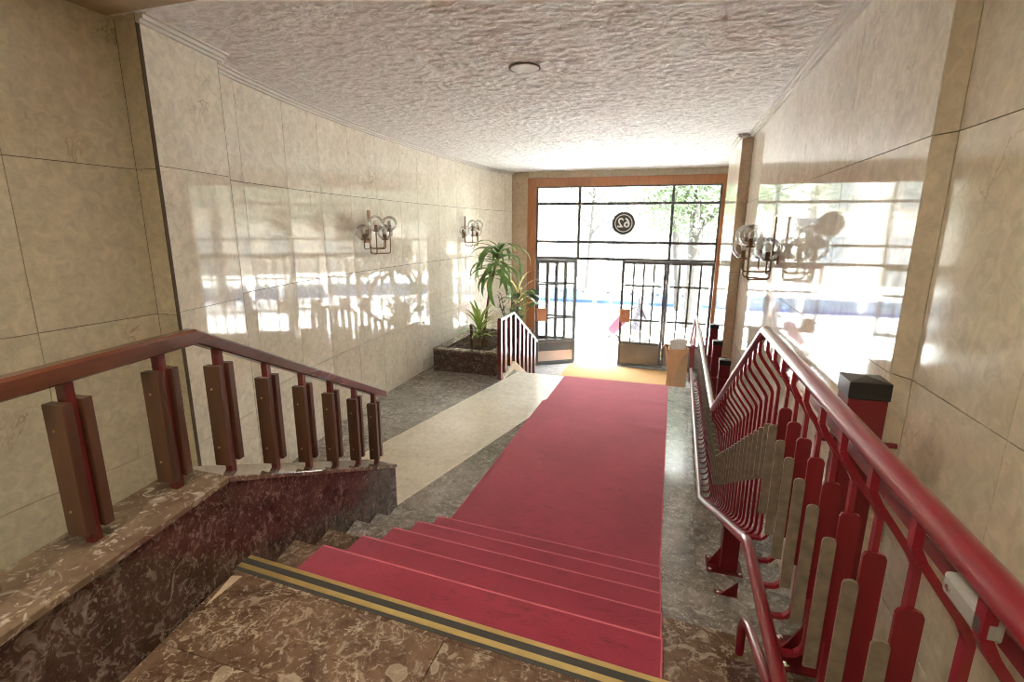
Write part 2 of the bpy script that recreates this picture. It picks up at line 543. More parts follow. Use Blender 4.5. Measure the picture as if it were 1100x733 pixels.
wl = struct(mb.build('wall_left', M['joint']), 'left hall wall clad in polished cream marble slabs', 'wall')
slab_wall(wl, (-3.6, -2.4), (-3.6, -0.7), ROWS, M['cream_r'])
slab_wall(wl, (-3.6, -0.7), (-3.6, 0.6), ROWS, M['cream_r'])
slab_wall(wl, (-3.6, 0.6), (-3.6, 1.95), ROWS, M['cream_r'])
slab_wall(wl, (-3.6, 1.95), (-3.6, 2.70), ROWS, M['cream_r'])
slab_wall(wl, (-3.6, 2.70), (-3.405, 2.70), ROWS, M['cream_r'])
slab_wall(wl, (-3.40, 2.715), (-3.56, 3.45), [0, 0.95, 1.985, 3.0, ZC], M['cream'])
MB().box(-3.408, -3.398, 2.692, 2.714, 0.0, ZC).build('joint_strip', M['joint'], wl)
slab_wall(wl, (-3.56, 3.455), (-3.75, 3.47), [0, ZC], M['cream'])
for i in range(len(LW) - 1):
    rows = [0, 0.95, 1.985, 3.0, ZC]
    if LW[i][1] >= 8.0: rows = [ZD, 0.2, 0.95, 1.985, 3.0, ZC]
    slab_wall(wl, LW[i], LW[i + 1], rows, M['cream'], gap=0.006)

# right wall
XR, XN = 0.976, 1.03
mb = MB()
mb.box(XR + 0.018, XR + 0.3, 2.61, 8.3, ZD, ZC + 0.3)
mb.box(XN + 0.018, XN + 0.3, -2.5, 2.52, ZD, ZC + 0.3)
mb.hexa([(XR + 0.018, 2.61), (XN + 0.018, 2.52), (XN + 0.3, 2.52), (XN + 0.3, 2.61)], ZD, ZC + 0.3)
mb.box(1.16, 1.4, 8.3, YD, ZD - 0.1, ZC + 0.3)
wr = struct(mb.build('wall_right', M['joint']), 'right hall wall clad in mirror-polished cream marble slabs', 'wall')
ys = [2.61, 3.75, 4.9, 6.05, 7.2, 8.3]
for i in range(len(ys) - 1):
    slab_wall(wr, (XR, ys[i]), (XR, ys[i + 1]), [0, 0.95, 1.965, 2.98, ZC], M['cream'], out=-1)
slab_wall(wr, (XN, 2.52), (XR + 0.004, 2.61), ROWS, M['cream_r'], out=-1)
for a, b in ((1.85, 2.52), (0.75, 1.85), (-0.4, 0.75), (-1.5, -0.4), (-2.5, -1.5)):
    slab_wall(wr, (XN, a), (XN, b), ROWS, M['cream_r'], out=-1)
slab_wall(wr, (1.14, 10.2), (1.14, YD), [ZD, 0.2, 0.95, 1.965, 2.98, ZC], M['cream'], out=-1)
# column closing the right wall
mb = MB(); mb.box(0.85, 1.16, 8.34, 10.15, ZD, ZC)
col = tag(mb.build('wall_column', M['joint']), 'light marble pillar with shade-tinted front at the far end of the right wall', 'pillar')
col['kind'] = 'structure'
for i in range(4):
    z0, z1 = [ZD, 0.95, 1.965, 2.98, ZC][i:i + 2]
    mb = MB(); mb.box(0.83, XR - 0.002, 8.3, 8.338, z0 + 0.002, z1 - 0.002); mb.build('slab', M['tan'], col)  # tan on the front stands in for its shade; side stays cream
    for a, b in ((8.34, 9.25), (9.25, 10.15)):
        mb = MB(); mb.box(0.83, 0.849, a + 0.002, b - 0.002, z0 + 0.002, z1 - 0.002); mb.build('slab', M['cream'], col)

# wall behind the camera
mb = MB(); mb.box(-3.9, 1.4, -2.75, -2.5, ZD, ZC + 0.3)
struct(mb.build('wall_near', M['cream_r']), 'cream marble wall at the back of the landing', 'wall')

# far wall around the street door
mb = MB()
mb.box(-4.3, -3.505, YD, YD + 0.3, ZD, ZC + 0.3)
mb.box(1.09, 1.5, YD, YD + 0.3, ZD, ZC + 0.3)
mb.box(-3.505, 1.09, YD + 0.02, YD + 0.3, 3.78, ZC + 0.3)
wf = struct(mb.build('wall_far', M['tan']), 'cream stone surround of the street entrance', 'wall')
for i in range(4):
    z0, z1 = [ZD, 0.7, 1.8, 2.9, ZC][i:i + 2]
    mb = MB(); mb.box(-3.96, -3.505, YD - 0.02, YD - 0.001, z0 + 0.002, z1 - 0.002); mb.build('slab', M['tan'], wf)
for i in range(9):
    x0 = -3.505 + i * 0.5105
    mb = MB(); mb.box(x0 + 0.002, x0 + 0.508, YD - 0.01, YD + 0.018, 3.785, ZC); mb.build('slab', M['cream_r'], wf)
# outer facade of this building above the entrance
mb = MB(); mb.box(-14, 14, YD + 0.3, YD + 0.6, ZC + 0.3, 6)
mb.box(-14, -4.3, YD + 0.3, YD + 0.6, ZD - 0.1, ZC + 0.3); mb.box(1.5, 14, YD + 0.3, YD + 0.6, ZD - 0.1, ZC + 0.3)
o = mb.build('wall_street', M['facade_b']); struct(o, 'street front of the building above the entrance', 'wall')

# ceiling
mb = MB()
mb.hexa([(-4.6, 2.65), (1.4, 2.65), (1.4, YD + 0.3), (-4.6, YD + 0.3)], ZC, ZC + 0.3)
ce = struct(mb.build('ceiling', M['plaster']), 'ceiling of pale combed stucco', 'ceiling')
from mathutils import noise as mnoise
gx, gy = 250, 460
vv = []; fs = []
for j in range(gy + 1):
    for i in range(gx + 1):
        x, y = -4.3 + 5.5 * i / gx, 2.655 + 9.72 * j / gy
        wx = 0.10 * mnoise.noise((x * 5, y * 5, 3.1)); wy = 0.10 * mnoise.noise((x * 5, y * 5, 9.7))
        h = abs(mnoise.noise(((x + wx) * 9.0, (y + wy) * 20.0, 0.0))) + 0.6 * abs(mnoise.noise(((x + wy) * 19.0, (y + wx) * 34.0, 4.0)))
        vv.append((x, y, ZC - 0.002 - 0.021 * h))
for j in range(gy):
    for i in range(gx):
        a = j * (gx + 1) + i
        fs.append((a, a + gx + 1, a + gx + 2, a + 1))
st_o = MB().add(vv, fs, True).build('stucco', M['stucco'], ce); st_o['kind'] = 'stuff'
mb = MB(); mb.box(-3.9, 1.4, -2.75, 2.35, ZC, ZC + 0.3)
struct(mb.build('ceiling_landing', M['plaster']), 'plain plaster ceiling over the landing', 'ceiling')
mb = MB(); mb.box(-3.6, XN, 2.35, 2.65, ZC - 0.02, ZC + 0.3)
struct(mb.build('ceiling_beam', M['beam']), 'brown beam where the stucco ceiling starts', 'beam')


def moulding(name, line, side, label):
    """small stepped cornice along a plan polyline"""
    mb = MB()
    for i in range(len(line) - 1):
        p, q = Vector(line[i]), Vector(line[i + 1]); d = (q - p).normalized(); n = Vector((d.y, -d.x)) * side
        e = 0.012
        mb.hexa([p - d * e, q + d * e, q + d * e + n * 0.055, p - d * e + n * 0.055], ZC - 0.045, ZC)
        mb.hexa([p - d * e, q + d * e, q + d * e + n * 0.03, p - d * e + n * 0.03], ZC - 0.065, ZC - 0.045)
        mb.hexa([p - d * e, q + d * e, q + d * e + n * 0.085, p - d * e + n * 0.085], ZC - 0.02, ZC - 0.001)
    o = mb.build(name, M['plaster']); struct(o, label, 'cornice')


moulding('trim_1', LW, 1, 'white plaster cornice along the curved left wall')
moulding('trim_2', [(-3.40, 2.70), (-3.56, 3.47)], 1, 'short plaster cornice over the proud left panel')
moulding('trim_3', [(XR, 2.65), (XR, 8.3)], -1, 'plaster cornice along the right wall')
moulding('trim_4', [(XR, 8.3), (0.83, 8.3), (0.83, 10.15)], -1, 'plaster cornice around the far pillar')

# ceiling cover disc
mb = MB(); mb.lathe([(0.0, -0.008), (0.118, -0.008), (0.122, 0.018)], n=32, smooth=False)
t = mb.build('ceiling_cover_plate', M['plaster'], None, (-1.31, 4.45, ZC - 0.02))
tag(t, 'round flat cover plate set in the stucco ceiling', 'cover plate')
mb = MB(); mb.lathe([(0.123, -0.004), (0.135, -0.004), (0.135, 0.0)], n=32, smooth=False); mb.build('rim', M['joint'], t)

# ------------------------------------------------------------------ floors
mb = MB(); mb.hexa([(-4.5, -2.5), (1.2, -2.5), (1.2, Y_END), (-4.5, Y_END)], -0.75, -0.022)
fl = struct(mb.build('floor', M['joint']), 'hall floor of grey fossil marble with a slanting cream band', 'floor')


def lx(y): return -3.247 + 0.187 * (y - 5.014)      # left edge of cream band
def rx(y): return -2.345 + 0.222 * (y - 3.80)       # right edge of cream band


def paving(parent, poly, y0, y1, dy, x0, x1, dx, mat, ztop=0.0, th=0.02, gap=0.003, off=0.0):
    ny = int(math.ceil((y1 - y0) / dy)); nx = int(math.ceil((x1 - x0) / dx))
    for i in range(ny):
        for j in range(nx):
            c = list(poly)
            ya, yb = y0 + i * dy, y0 + (i + 1) * dy
            xa = x0 + j * dx + (off if i % 2 else 0); xb = xa + dx
            for h in ((-1, 0, -(xa + gap / 2)), (1, 0, xb - gap / 2), (0, -1, -(ya + gap / 2)), (0, 1, yb - gap / 2)):
                if c: c = clip_half(c, *h)
            if len(c) > 2:
                # drop near-duplicate points
                cc = [p for k, p in enumerate(c) if (Vector(p) - Vector(c[k - 1])).length > 1e-4]
                if len(cc) > 2:
                    MB().hexa(cc, ztop - th, ztop).build('floor_slab', mat, parent)


B_ = 0.035   # pale border
paving(fl, [(-4.4, 0.0), (lx(0), 0.0), (lx(Y_END), Y_END), (-4.4, Y_END)], 0.0, Y_END, 1.1, -4.4, -2.5, 1.0, M['greyfossil'])
paving(fl, [(lx(0) + B_, 0), (rx(0) - B_, 0), (rx(6.9) - B_, 6.9), (-1.66, 7.3), (-1.66, Y_END), (lx(Y_END) + B_, Y_END)], 0.0, Y_END, 1.22, -5, -1, 4.0, M['cream_floor'])
for f0 in (lx, rx):
    y1 = Y_END if f0 is lx else 6.9
    s = 0 if f0 is lx else -B_
    for i in range(6):
        a, b = i * y1 / 6, (i + 1) * y1 / 6
        MB().hexa([(f0(a) + s, a), (f0(a) + s + B_, a), (f0(b) + s + B_, b), (f0(b) + s, b)], -0.02, 0.001).build('border_strip', M['cream_edge'], fl)
paving(fl, [(rx(0), 0), (1.0, 0), (1.0, Y_END), (-1.66, Y_END), (-1.66, 7.3), (rx(6.9), 6.9)], 0.0, Y_END, 1.25, -3.2, 1.0, 1.05, M['greyfossil'], off=0.4)

# lower level at the street door
mb = MB(); mb.box(-4.4, 1.2, Y_END, YD + 0.35, ZD - 0.2, ZD - 0.02)
f2 = struct(mb.build('floor_entrance', M['joint']), 'speckled stone floor just inside the street door', 'floor')
paving(f2, [(-4.4, Y_END), (1.15, Y_END), (1.15, YD + 0.35), (-4.4, YD + 0.35)], Y_END, YD + 0.35, 0.8, -4.4, 1.2, 0.8, M['floor_low'], ztop=ZD)

# steps going down to the street door
t = thing('entrance_steps', 'grey marble steps down from the hall to the street door', 'stairs', (-0.9, Y_END, ZD))
for k in range(3):
    mb = MB(); mb.box(-2.68 + 0.9, 0.82 + 0.9, 0.0 + 0.3 * k, 0.3 * (k + 1), 0.0, 0.57 - 0.19 * k)
    mb.build('step', M['greyfossil'], t)

# ------------------------------------------------------------------ landing
LN = MB()
def lpoly(inset=0.0):
    return [(px_par(-2.45), -2.45), (XN - 0.005, -2.45), (XN - 0.005, y_step(5, XN)), (px_par(1.70), 1.70)]
LN.hexa([(-1.19, -2.45), (XN - 0.005, -2.45), (XN - 0.005, y_step(5, XN) - 0.02), (px_par(1.68), 1.675)], -0.02, ZL - 0.022)
la = struct(LN.build('floor_landing', M['joint']), 'upper landing of brown fossil marble', 'floor')
NB = 0.125   # depth taken by the nosing strip
sl = (y_step(5, 0) - y_step(5, -1))
poly = [(px_par(-2.45), -2.45), (XN - 0.006, -2.45), (XN - 0.006, y_step(5, XN) - NB), (px_par(1.57), y_step(5, px_par(1.57)) - NB)]
paving(la, poly, -2.62, 1.9, 1.28 - 0.02, -2.2, 1.1, 1.1, M['brownfossil'], ztop=ZL, off=0.35)
MB().hexa([(px_par(1.55) + 0.012, 1.55), (px_par(1.3) + 0.02, 1.36), (px_par(1.55) + 0.06, 1.565)], ZL, ZL + 0.0012).build('inlay', M['tan'], la)
# nosing strip: rubber and brass bands
ns = thing('stair_nosing', 'brass and black rubber nosing strip along the landing edge', 'nosing', (0, 0, ZL))
bands = [(0.0, 0.022, 'gold_strip', 0.004), (0.022, 0.058, 'rubber', 0.002), (0.058, 0.086, 'gold_strip', 0.004), (0.086, 0.105, 'rubber', 0.002)]
xl, xr_ = px_par(1.69) + 0.004, 0.95
for a, b, mm, h in bands:
    mb = MB()
    mb.hexa([(xl, y_step(5, xl) - b), (xr_, y_step(5, xr_) - b), (xr_, y_step(5, xr_) - a), (xl, y_step(5, xl) - a)], -0.02, h)
    mb.build('brass_band' if mm == 'gold_strip' else 'rubber_band', M[mm], ns)
MB().hexa([(xl, y_step(5, xl) - NB + 0.0015), (xr_, y_step(5, xr_) - NB + 0.0015), (xr_, y_step(5, xr_) - 0.105), (xl, y_step(5, xl) - 0.105)], -0.02, 0.0).build('stone_edge', M['brownfossil'], ns)

# staircase
st = thing('staircase', 'wide marble staircase of five steps leading down to the hall', 'stairs', (-0.7, 2.6, 0))
for k in range(5):
    xa = px_par(y_step(k, -2.1)) + 0.003; xb = XR - 0.005
    xa2 = px_par(y_step(k + 1, -2.0)) + 0.003
    mb = MB()
    poly = [(xa2, y_step(k + 1, xa2) - 0.02), (xb, y_step(k + 1, xb) - 0.02), (xb, y_step(k, xb)), (xa, y_step(k, xa))]
    poly = [(p[0] + 0.7, p[1] - 2.6) for p in poly]
    mb.hexa(poly, max(0.001, ZS[k] - 0.34), ZS[k])
    mb.build('step', M['greyfossil'] if k < 3 else M['brownfossil'], st)
mb = MB(); xa = px_par(1.69) + 0.003; xb = XR - 0.005
mb.hexa([(xa + 0.7, y_step(5, xa) - 0.018 - 2.6), (xb + 0.7, y_step(5, xb) - 0.018 - 2.6), (xb + 0.7, y_step(5, xb) - 0.001 - 2.6), (xa + 0.7, y_step(5, xa) - 0.001 - 2.6)], 0.66, ZL - 0.021)
mb.build('riser', M['greyfossil'], st)

# ------------------------------------------------------------------ carpet runner
def carpet():
    T = 0.012
    prof = [(1.695, ZL - 0.025)]
    yk = [3.50, 3.14, 2.78, 2.415, 2.055]
    for k in (4, 3, 2, 1, 0):
        y, z = yk[k], ZS[k]
        yprev = prof[-1][0]
        prof.append((yprev + (0.001), z + T + 0.010)); prof.append((yprev + 0.010, z + T))
        prof.append((y - 0.008, z + T)); prof.append((y + 0.006, z + T - 0.002)); prof.append((y + T, z + T - 0.010)); prof.append((y + T + 0.002, z - 0.02))
    yprev = prof[-1][0]
    prof.append((yprev + 0.001, T + 0.012)); prof.append((yprev + 0.012, T))
    top = []
    mb = MB()
    nx = 12
    vv = []
    for (y, z) in prof:
        for i in range(nx + 1):
            x = XCL + (XCR - XCL) * i / nx
            vv.append((x, y + SK * (x - XCL), z))
    npf = len(prof)
    fs = []
    for j in range(npf - 1):
        for i in range(nx):
            a = j * (nx + 1) + i
            fs.append((a, a + 1, a + nx + 2, a + nx + 1))
    mb.add(vv, [f[::-1] if False else f for f in fs], False)
    # side skirts
    for i in (0, nx):
        s = []
        for j, (y, z) in enumerate(prof):
            x = XCL + (XCR - XCL) * i / nx
            yy = y + SK * (x - XCL)
            s.append((x, yy, z)); s.append((x, yy - 0.012, z - 0.012))
        f2_ = [(2 * j, 2 * j + 1, 2 * j + 3, 2 * j + 2) for j in range(npf - 1)]
        mb.add(s, f2_)
    # hall floor part with gentle ripples
    y0 = prof[-1][0]
    ny = 60
    vv = []; fs = []
    for j in range(ny + 1):
        tt = j / ny
        for i in range(nx + 1):
            xl_ = XCL if True else 0
            x = XCL + (XCR - XCL) * i / nx
            ya = y0 + SK * (x - XCL)
            y = ya + (Y_END - 0.005 - ya) * tt
            if y > 7.15 and i == 0: x += 0.05
            rip = 0.012 * math.exp(-((y - 6.55 + 0.15 * (x + 0.2)) / 0.05) ** 2) * max(0, min(1, (x + 0.55) / 0.5))
            rip += 0.006 * math.exp(-((y - 7.6 + 0.1 * x) / 0.05) ** 2) * max(0, min(1, (x + 0.8) / 0.6))
            z = T + rip + (0.0015 * math.sin(x * 5 + y * 3))
            vv.append((x, y, z))
    for j in range(ny):
        for i in range(nx):
            a = j * (nx + 1) + i
            fs.append((a, a + 1, a + nx + 2, a + nx + 1))
    mb.add(vv, fs, True)
    ring = [0 + 0] 
    for i in (0, nx):
        s = []
        for j in range(ny + 1):
            p = vv[j * (nx + 1) + i]
            s.append(p); s.append((p[0], p[1], 0.001))
        mb.add(s, [(2 * j, 2 * j + 1, 2 * j + 3, 2 * j + 2) for j in range(ny)])
    s = []
    for i in range(nx + 1):
        p = vv[ny * (nx + 1) + i]; s.append(p); s.append((p[0], p[1], 0.001))
    mb.add(s, [(2 * i, 2 * i + 1, 2 * i + 3, 2 * i + 2) for i in range(nx)])
    o = mb.build('carpet_runner', M['carpet'])
    tag(o, 'crimson carpet runner covering the stairs and hall floor', 'carpet')
    # nosings paler for wear and light catch put into the colour; bound edges
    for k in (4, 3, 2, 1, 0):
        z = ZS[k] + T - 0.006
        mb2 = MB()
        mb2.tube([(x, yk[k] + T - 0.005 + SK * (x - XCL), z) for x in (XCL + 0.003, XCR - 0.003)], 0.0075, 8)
        mb2.build('worn_lit_nosing', M['carpet_edge'], o)
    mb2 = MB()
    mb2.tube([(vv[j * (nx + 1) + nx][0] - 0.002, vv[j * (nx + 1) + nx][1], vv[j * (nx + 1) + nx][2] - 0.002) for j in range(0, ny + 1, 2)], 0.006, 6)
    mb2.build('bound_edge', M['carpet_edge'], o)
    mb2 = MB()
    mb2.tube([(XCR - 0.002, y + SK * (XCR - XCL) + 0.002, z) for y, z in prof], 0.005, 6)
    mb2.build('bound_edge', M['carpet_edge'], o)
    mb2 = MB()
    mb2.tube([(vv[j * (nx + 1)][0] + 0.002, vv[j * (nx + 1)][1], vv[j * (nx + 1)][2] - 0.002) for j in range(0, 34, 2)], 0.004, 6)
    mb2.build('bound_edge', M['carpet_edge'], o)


carpet()

# ------------------------------------------------------------------ left parapet and banister
def zcop(y): return 1.48 if y < 1.617 else 1.48 - 0.4727 * (y - 1.617)


PE = 3.60   # far end of the parapet
pa = thing('parapet', 'stepped side wall of dark red fossil marble beside the stairs', 'parapet', (-2.0, 1.6, 0))
ox, oy = -2.0, 1.6
W = 0.30
def pp(y, o): return (px_par(y) - o - ox, y - oy)
segs = [-2.4, -0.9, 0.55, 1.617, 2.4, 3.2, PE]
for i in range(len(segs) - 1):
    a, b = segs[i] + 0.001, segs[i + 1] - 0.001
    z0 = 0.002
    mb = MB()
    mb.hexa([pp(a, 0.005), pp(b, 0.005), pp(b, W - 0.01), pp(a, W - 0.01)], z0, [zcop(a) - 0.03, zcop(b) - 0.03, zcop(b) - 0.03, zcop(a) - 0.03])
    mb.build('face_slab', M['redfossil'], pa)
    mb = MB()
    e = 0.012 if i == len(segs) - 2 else 0
    mb.hexa([pp(a, -0.008), pp(b + e, -0.008), pp(b + e, W), pp(a, W)], [zcop(a) - 0.03, zcop(b) - 0.03, zcop(b) - 0.03, zcop(a) - 0.03], [zcop(a), zcop(b), zcop(b), zcop(a)])
    mb.build('coping', M['coping'], pa, bevel=0.004)


def rail_x(y): return -1.75 - 0.17 * y


ba = thing('banister', 'dark mahogany banister with paired boards on the left parapet', 'banister', (-1.94, 1.09, 1.48))
BO = Vector((-1.94, 1.09, 1.48))
zr = lambda y: 2.083 if y < 1.66 else 2.083 - 0.4727 * (y - 1.66)
mb = MB()
vv = []
hw = 0.034
sec = [(-hw, 0.006), (-hw + 0.008, 0.0), (hw - 0.008, 0.0), (hw, 0.006), (hw, 0.058), (hw - 0.012, 0.068), (-hw + 0.012, 0.068), (-hw, 0.058)]
for y in (-2.0, -0.5, 1.66, 3.72):
    for dx, dz in sec:
        vv.append(Vector((rail_x(y) + dx * 0.986, y + dx * 0.168, zr(y) + dz)) - BO)
n = len(sec); fs = []
for j in range(3):
    for k in range(n):
        a, b = j * n + k, j * n + (k + 1) % n
        fs.append((a, b, b + n, a + n))
fs.append(tuple(range(n))[::-1]); fs.append(tuple(range(3 * n, 4 * n)))
mb.add(vv, fs)
mb.build('handrail', M['rail_wood'], ba)
ang = math.atan(0.17)
by = [0.35, 0.72, 1.09, 1.47, 1.80, 2.15, 2.485, 2.82, 3.17, 3.515]


def lbox(mb, c, a, b, z0, z1, la_, lb):
    """box centred at plan point c, axes along/across the rail; a along size, b across; offsets la_, lb"""
    d = Vector((-math.sin(ang), math.cos(ang))); s = Vector((math.cos(ang), math.sin(ang)))
    cc = Vector(c) + d * la_ + s * lb
    mb.hexa([cc - d * a / 2 - s * b / 2, cc - d * a / 2 + s * b / 2, cc + d * a / 2 + s * b / 2, cc + d * a / 2 - s * b / 2], z0, z1)


for y in by:
    x = rail_x(y); zb = zcop(y) - 0.005; zt = zr(y) + 0.01
    mb = MB(); lbox(mb, (x - BO.x, y - BO.y), 0.034, 0.034, zb - BO.z - 0.012, zt - BO.z, 0, 0)
    ps = mb.build('baluster', M['red_wood'], ba)
    for s in (-1, 1):
        mb = MB(); lbox(mb, (x - BO.x, y - BO.y), 0.036, 0.078, zb + 0.055 - BO.z, zt - 0.075 - BO.z, s * 0.036, 0.0)
        bo = mb.build('board', M['board_wood'], ps, bevel=0.002)
    d = Vector((-math.sin(ang), math.cos(ang)))
    for zz in (0.15, 0.45):
        mb = MB()
        p = Vector((x - BO.x, y - BO.y)) - d * 0.0545
        mb.tube([(p.x - 0.008, p.y, zb + zz - BO.z), (p.x - 0.008 - d.x * 0.003, p.y - d.y * 0.003, zb + zz - BO.z)], 0.005, 8)
        mb.build('screw', M['brass'], ps)

# ------------------------------------------------------------------ far banister by the planter
b2 = thing('stair_rail', 'small red-brown slatted rail at the planter corner by the street steps', 'railing', (-2.74, 7.98, 0))
Z2 = lambda y: 1.07 if y < 8.72 else 1.07 - 0.52 * (y - 8.72)
B2 = lambda y: (0.02 + 0.13 * (y - 7.98) / 0.74) if y < 8.72 else 0.15 - 0.55 * (y - 8.72)
mb = MB()
mb.obox((0, -0.03, 1.07), (0, 0.74, 1.07), 0.06, 0.04); mb.obox((0, 0.735, 1.07), (0, 2.5, 1.07 - 0.52 * 1.765), 0.06, 0.04)
mb.build('handrail', M['rail_wood'], b2)
mb = MB()
mb.obox((0, -0.03, 1.094), (0, 0.74, 1.094), 0.05, 0.008); mb.obox((0, 0.735, 1.094), (0, 2.5, 1.094 - 0.52 * 1.765), 0.05, 0.008)
mb.build('rail_cap', M['latch'], b2)
mb = MB(); mb.box(-0.035, 0.035, -0.035, 0.035, 0.0, 1.05); mb.build('newel', M['red_wood'], b2)
for i in range(8):
    dy = 0.26 + i * 0.29
    y = 7.98 + dy
    mb = MB(); mb.box(-0.025, 0.025, dy - 0.045, dy + 0.045, max(B2(y), -0.75) - 0.0, Z2(y) - 0.015); mb.build('baluster', M['red_wood'], b2)
mb = MB()
mb.hexa([(-0.05, 0.04), (0.05, 0.04), (0.05, 0.74), (-0.05, 0.74)], 0.0, [0.03, 0.03, 0.15, 0.15])
mb.hexa([(-0.05, 0.742), (0.05, 0.742), (0.05, 2.3), (-0.05, 2.3)], ZD, [0.15, 0.15, 0.15 - 0.857, 0.15 - 0.857])
mb.build('curb', M['cream_edge'], b2)

# ------------------------------------------------------------------ planter
pl = thing('planter', 'low dark red marble planter box filled with soil', 'planter', (-3.5, 8.15, 0))
px0, px1, py0, py1, pz = -0.60, 0.62, 0.0, 2.35, 0.42
for (a, b, c, d) in ((px0, px1, py0, py0 + 0.04), (px1 - 0.04, px1, py0 + 0.041, py1), (px0, px0 + 0.04, py0 + 0.041, py1)):
    mb = MB(); mb.box(a, b, c, d, 0.0 if c < 0.01 else -0.0, pz - 0.03); mb.build('side_slab', M['redfossil'], pl)
for (a, b, c, d) in ((px0 - 0.01, px1 + 0.01, py0 - 0.01, py0 + 0.16), (px1 - 0.15, px1 + 0.01, py0 + 0.162, py1), (px0 - 0.01, px0 + 0.15, py0 + 0.162, py1)):
    mb = MB(); mb.box(a, b, c, d, pz - 0.03, pz); mb.build('coping', M['coping'], pl, bevel=0.004)
mb = MB()
gx, gy = 14, 24; vv = []; fs = []
for j in range(gy + 1):
    for i in range(gx + 1):
        vv.append((px0 + 0.05 + (px1 - px0 - 0.1) * i / gx, py0 + 0.05 + (py1 - py0 - 0.1) * j / gy, pz - 0.06 + random.uniform(-0.02, 0.045)))
for j in range(gy):
    for i in range(gx):
        a = j * (gx + 1) + i; fs.append((a, a + 1, a + gx + 2, a + gx + 1))
mb.add(vv, fs)
mb.build('soil', M['soil'], pl)


# ------------------------------------------------------------------ plants
def leaf_mesh(name, L_, wd, droop, rise, fold=0.25, seg=7):
    """blade along +x from the origin, rising by 'rise' rad and drooping"""
    vv = []; fs = []
    x = z = 0.0
    a = rise
    for i in range(seg + 1):
        t = i / seg
        ww = wd * (math.sin(math.pi * (0.08 + 0.92 * t) ** 0.8) ** 0.8 if t < 1 else 0.0) * 0.5 + 0.0008
        vv += [(x, -ww, z + ww * fold), (x, 0, z), (x, ww, z + ww * fold)]
        x += L_ / seg * math.cos(a); z += L_ / seg * math.sin(a)
        a -= droop / seg * (0.5 + t)
    for i in range(seg):
        o = 3 * i
        fs += [(o, o + 1, o + 4, o + 3), (o + 1, o + 2, o + 5, o + 4)]
    return MB().add(vv, fs, True).mesh(name)


def add_leaves(t, mat, n, z0, z1, L0, L1, wd, rise0, rise1, droop, cx=0.0, cy=0.0, phase=0.0, lean=(0, 0)):
    variants = []
    for k in range(4):
        variants.append((leaf_mesh('leaf', random.uniform(L0, L1), wd * random.uniform(0.85, 1.15), droop * random.uniform(0.8, 1.2), 0, seg=7)))
    for i in range(n):
        f = i / max(1, n - 1)
        me = variants[i % 4]
        z = z0 + (z1 - z0) * f
        az = phase + i * 2.399963 + random.uniform(-0.25, 0.25)
        rise = rise0 + (rise1 - rise0) * f + random.uniform(-0.15, 0.15)
        o = link_mesh('leaf', me, mat, t, (cx + lean[0] * f, cy + lean[1] * f, z), (random.uniform(-0.3, 0.3), -rise, az))


SOIL = 0.37
# tall dracaena
t = thing('dracaena', 'tall dracaena with long drooping green leaves in the planter', 'plant', (-3.43, 9.0, SOIL))
tr = [(0.0, 0, 0.0), (0.05, 0.0, 0.5), (0.12, 0.0, 1.0), (0.24, 0.0, 1.5), (0.33, 0, 1.83)]
MB().tube(tr, [0.03, 0.026, 0.022, 0.02, 0.015], 8).build('trunk', M['stem'], t)
va = [leaf_mesh('leaf', l, w, dr, 0) for l, w, dr in ((0.80, 0.105, 3.0), (0.70, 0.095, 2.8), (0.90, 0.105, 3.2), (0.60, 0.09, 2.6))]
for i in range(42):
    f = i / 41
    az = i * 2.4 + random.uniform(-.2, .2)
    link_mesh('leaf', va[i % 4], M['leaf_a'], t, (0.20 + 0.13 * f, 0, 1.30 + 0.53 * f), (random.uniform(-.3, .3), -(0.0 + 0.75 * f + random.uniform(-.15, .15)), az))
# spiky light plant
t = thing('yucca', 'spiky lime-green potted foliage in front of the dracaena', 'plant', (-3.42, 8.75, SOIL))
MB().tube([(0, 0, 0), (0.01, 0, 0.35), (0.0, 0, 0.42)], [0.035, 0.03, 0.02], 8).build('trunk', M['stem'], t)
add_leaves(t, M['leaf_b'], 30, 0.15, 0.45, 0.50, 0.72, 0.06, 0.3, 1.35, 1.1)
# dark shrub
t = thing('shrub', 'dark thin-leaved shrub behind the dracaena trunk', 'plant', (-3.05, 9.45, SOIL))
for k in range(5):
    a = k * 1.3
    MB().tube([(0, 0, 0), (0.1 * math.cos(a), 0.1 * math.sin(a), 0.4), (0.26 * math.cos(a), 0.22 * math.sin(a), 0.95)], [0.012, 0.009, 0.005], 6).build('branch', M['stem'], t)
    for q in range(9):
        f = 0.3 + q / 9 * 0.72
        r = 0.1 + 0.16 * max(0, f - 0.4) / 0.6
        link_mesh('leaf', leaf_mesh('leaf', random.uniform(0.14, 0.24), 0.035, 1.0, 0, seg=4), M['leaf_c'], t, (r * math.cos(a), r * math.sin(a) * .9, 0.95 * f), (0, -random.uniform(0, 0.9), random.uniform(0, 6.28)))
# broad leafed plant
t = thing('broadleaf_plant', 'broad-leaved dark green plant beside the street door frame', 'plant', (-2.98, 9.95, SOIL))
for i in range(16):
    az = i * 2.4; h = random.uniform(0.35, 0.95); r = random.uniform(0.08, 0.30)
    x, y = r * math.cos(az), r * math.sin(az)
    MB().tube([(0, 0, 0), (x * .5, y * .5, h * .7), (x, y, h)], [0.009, 0.007, 0.005], 6).build('stalk', M['leaf_b'], t)
    link_mesh('leaf', leaf_mesh('leaf', random.uniform(0.26, 0.38), random.uniform(0.14, 0.2), 1.5, 0, seg=6), M['leaf_c'] if i % 3 else M['leaf_a'], t, (x, y, h), (random.uniform(-.3, .3), -random.uniform(-.1, 0.7), az + random.uniform(-.4, .4)))
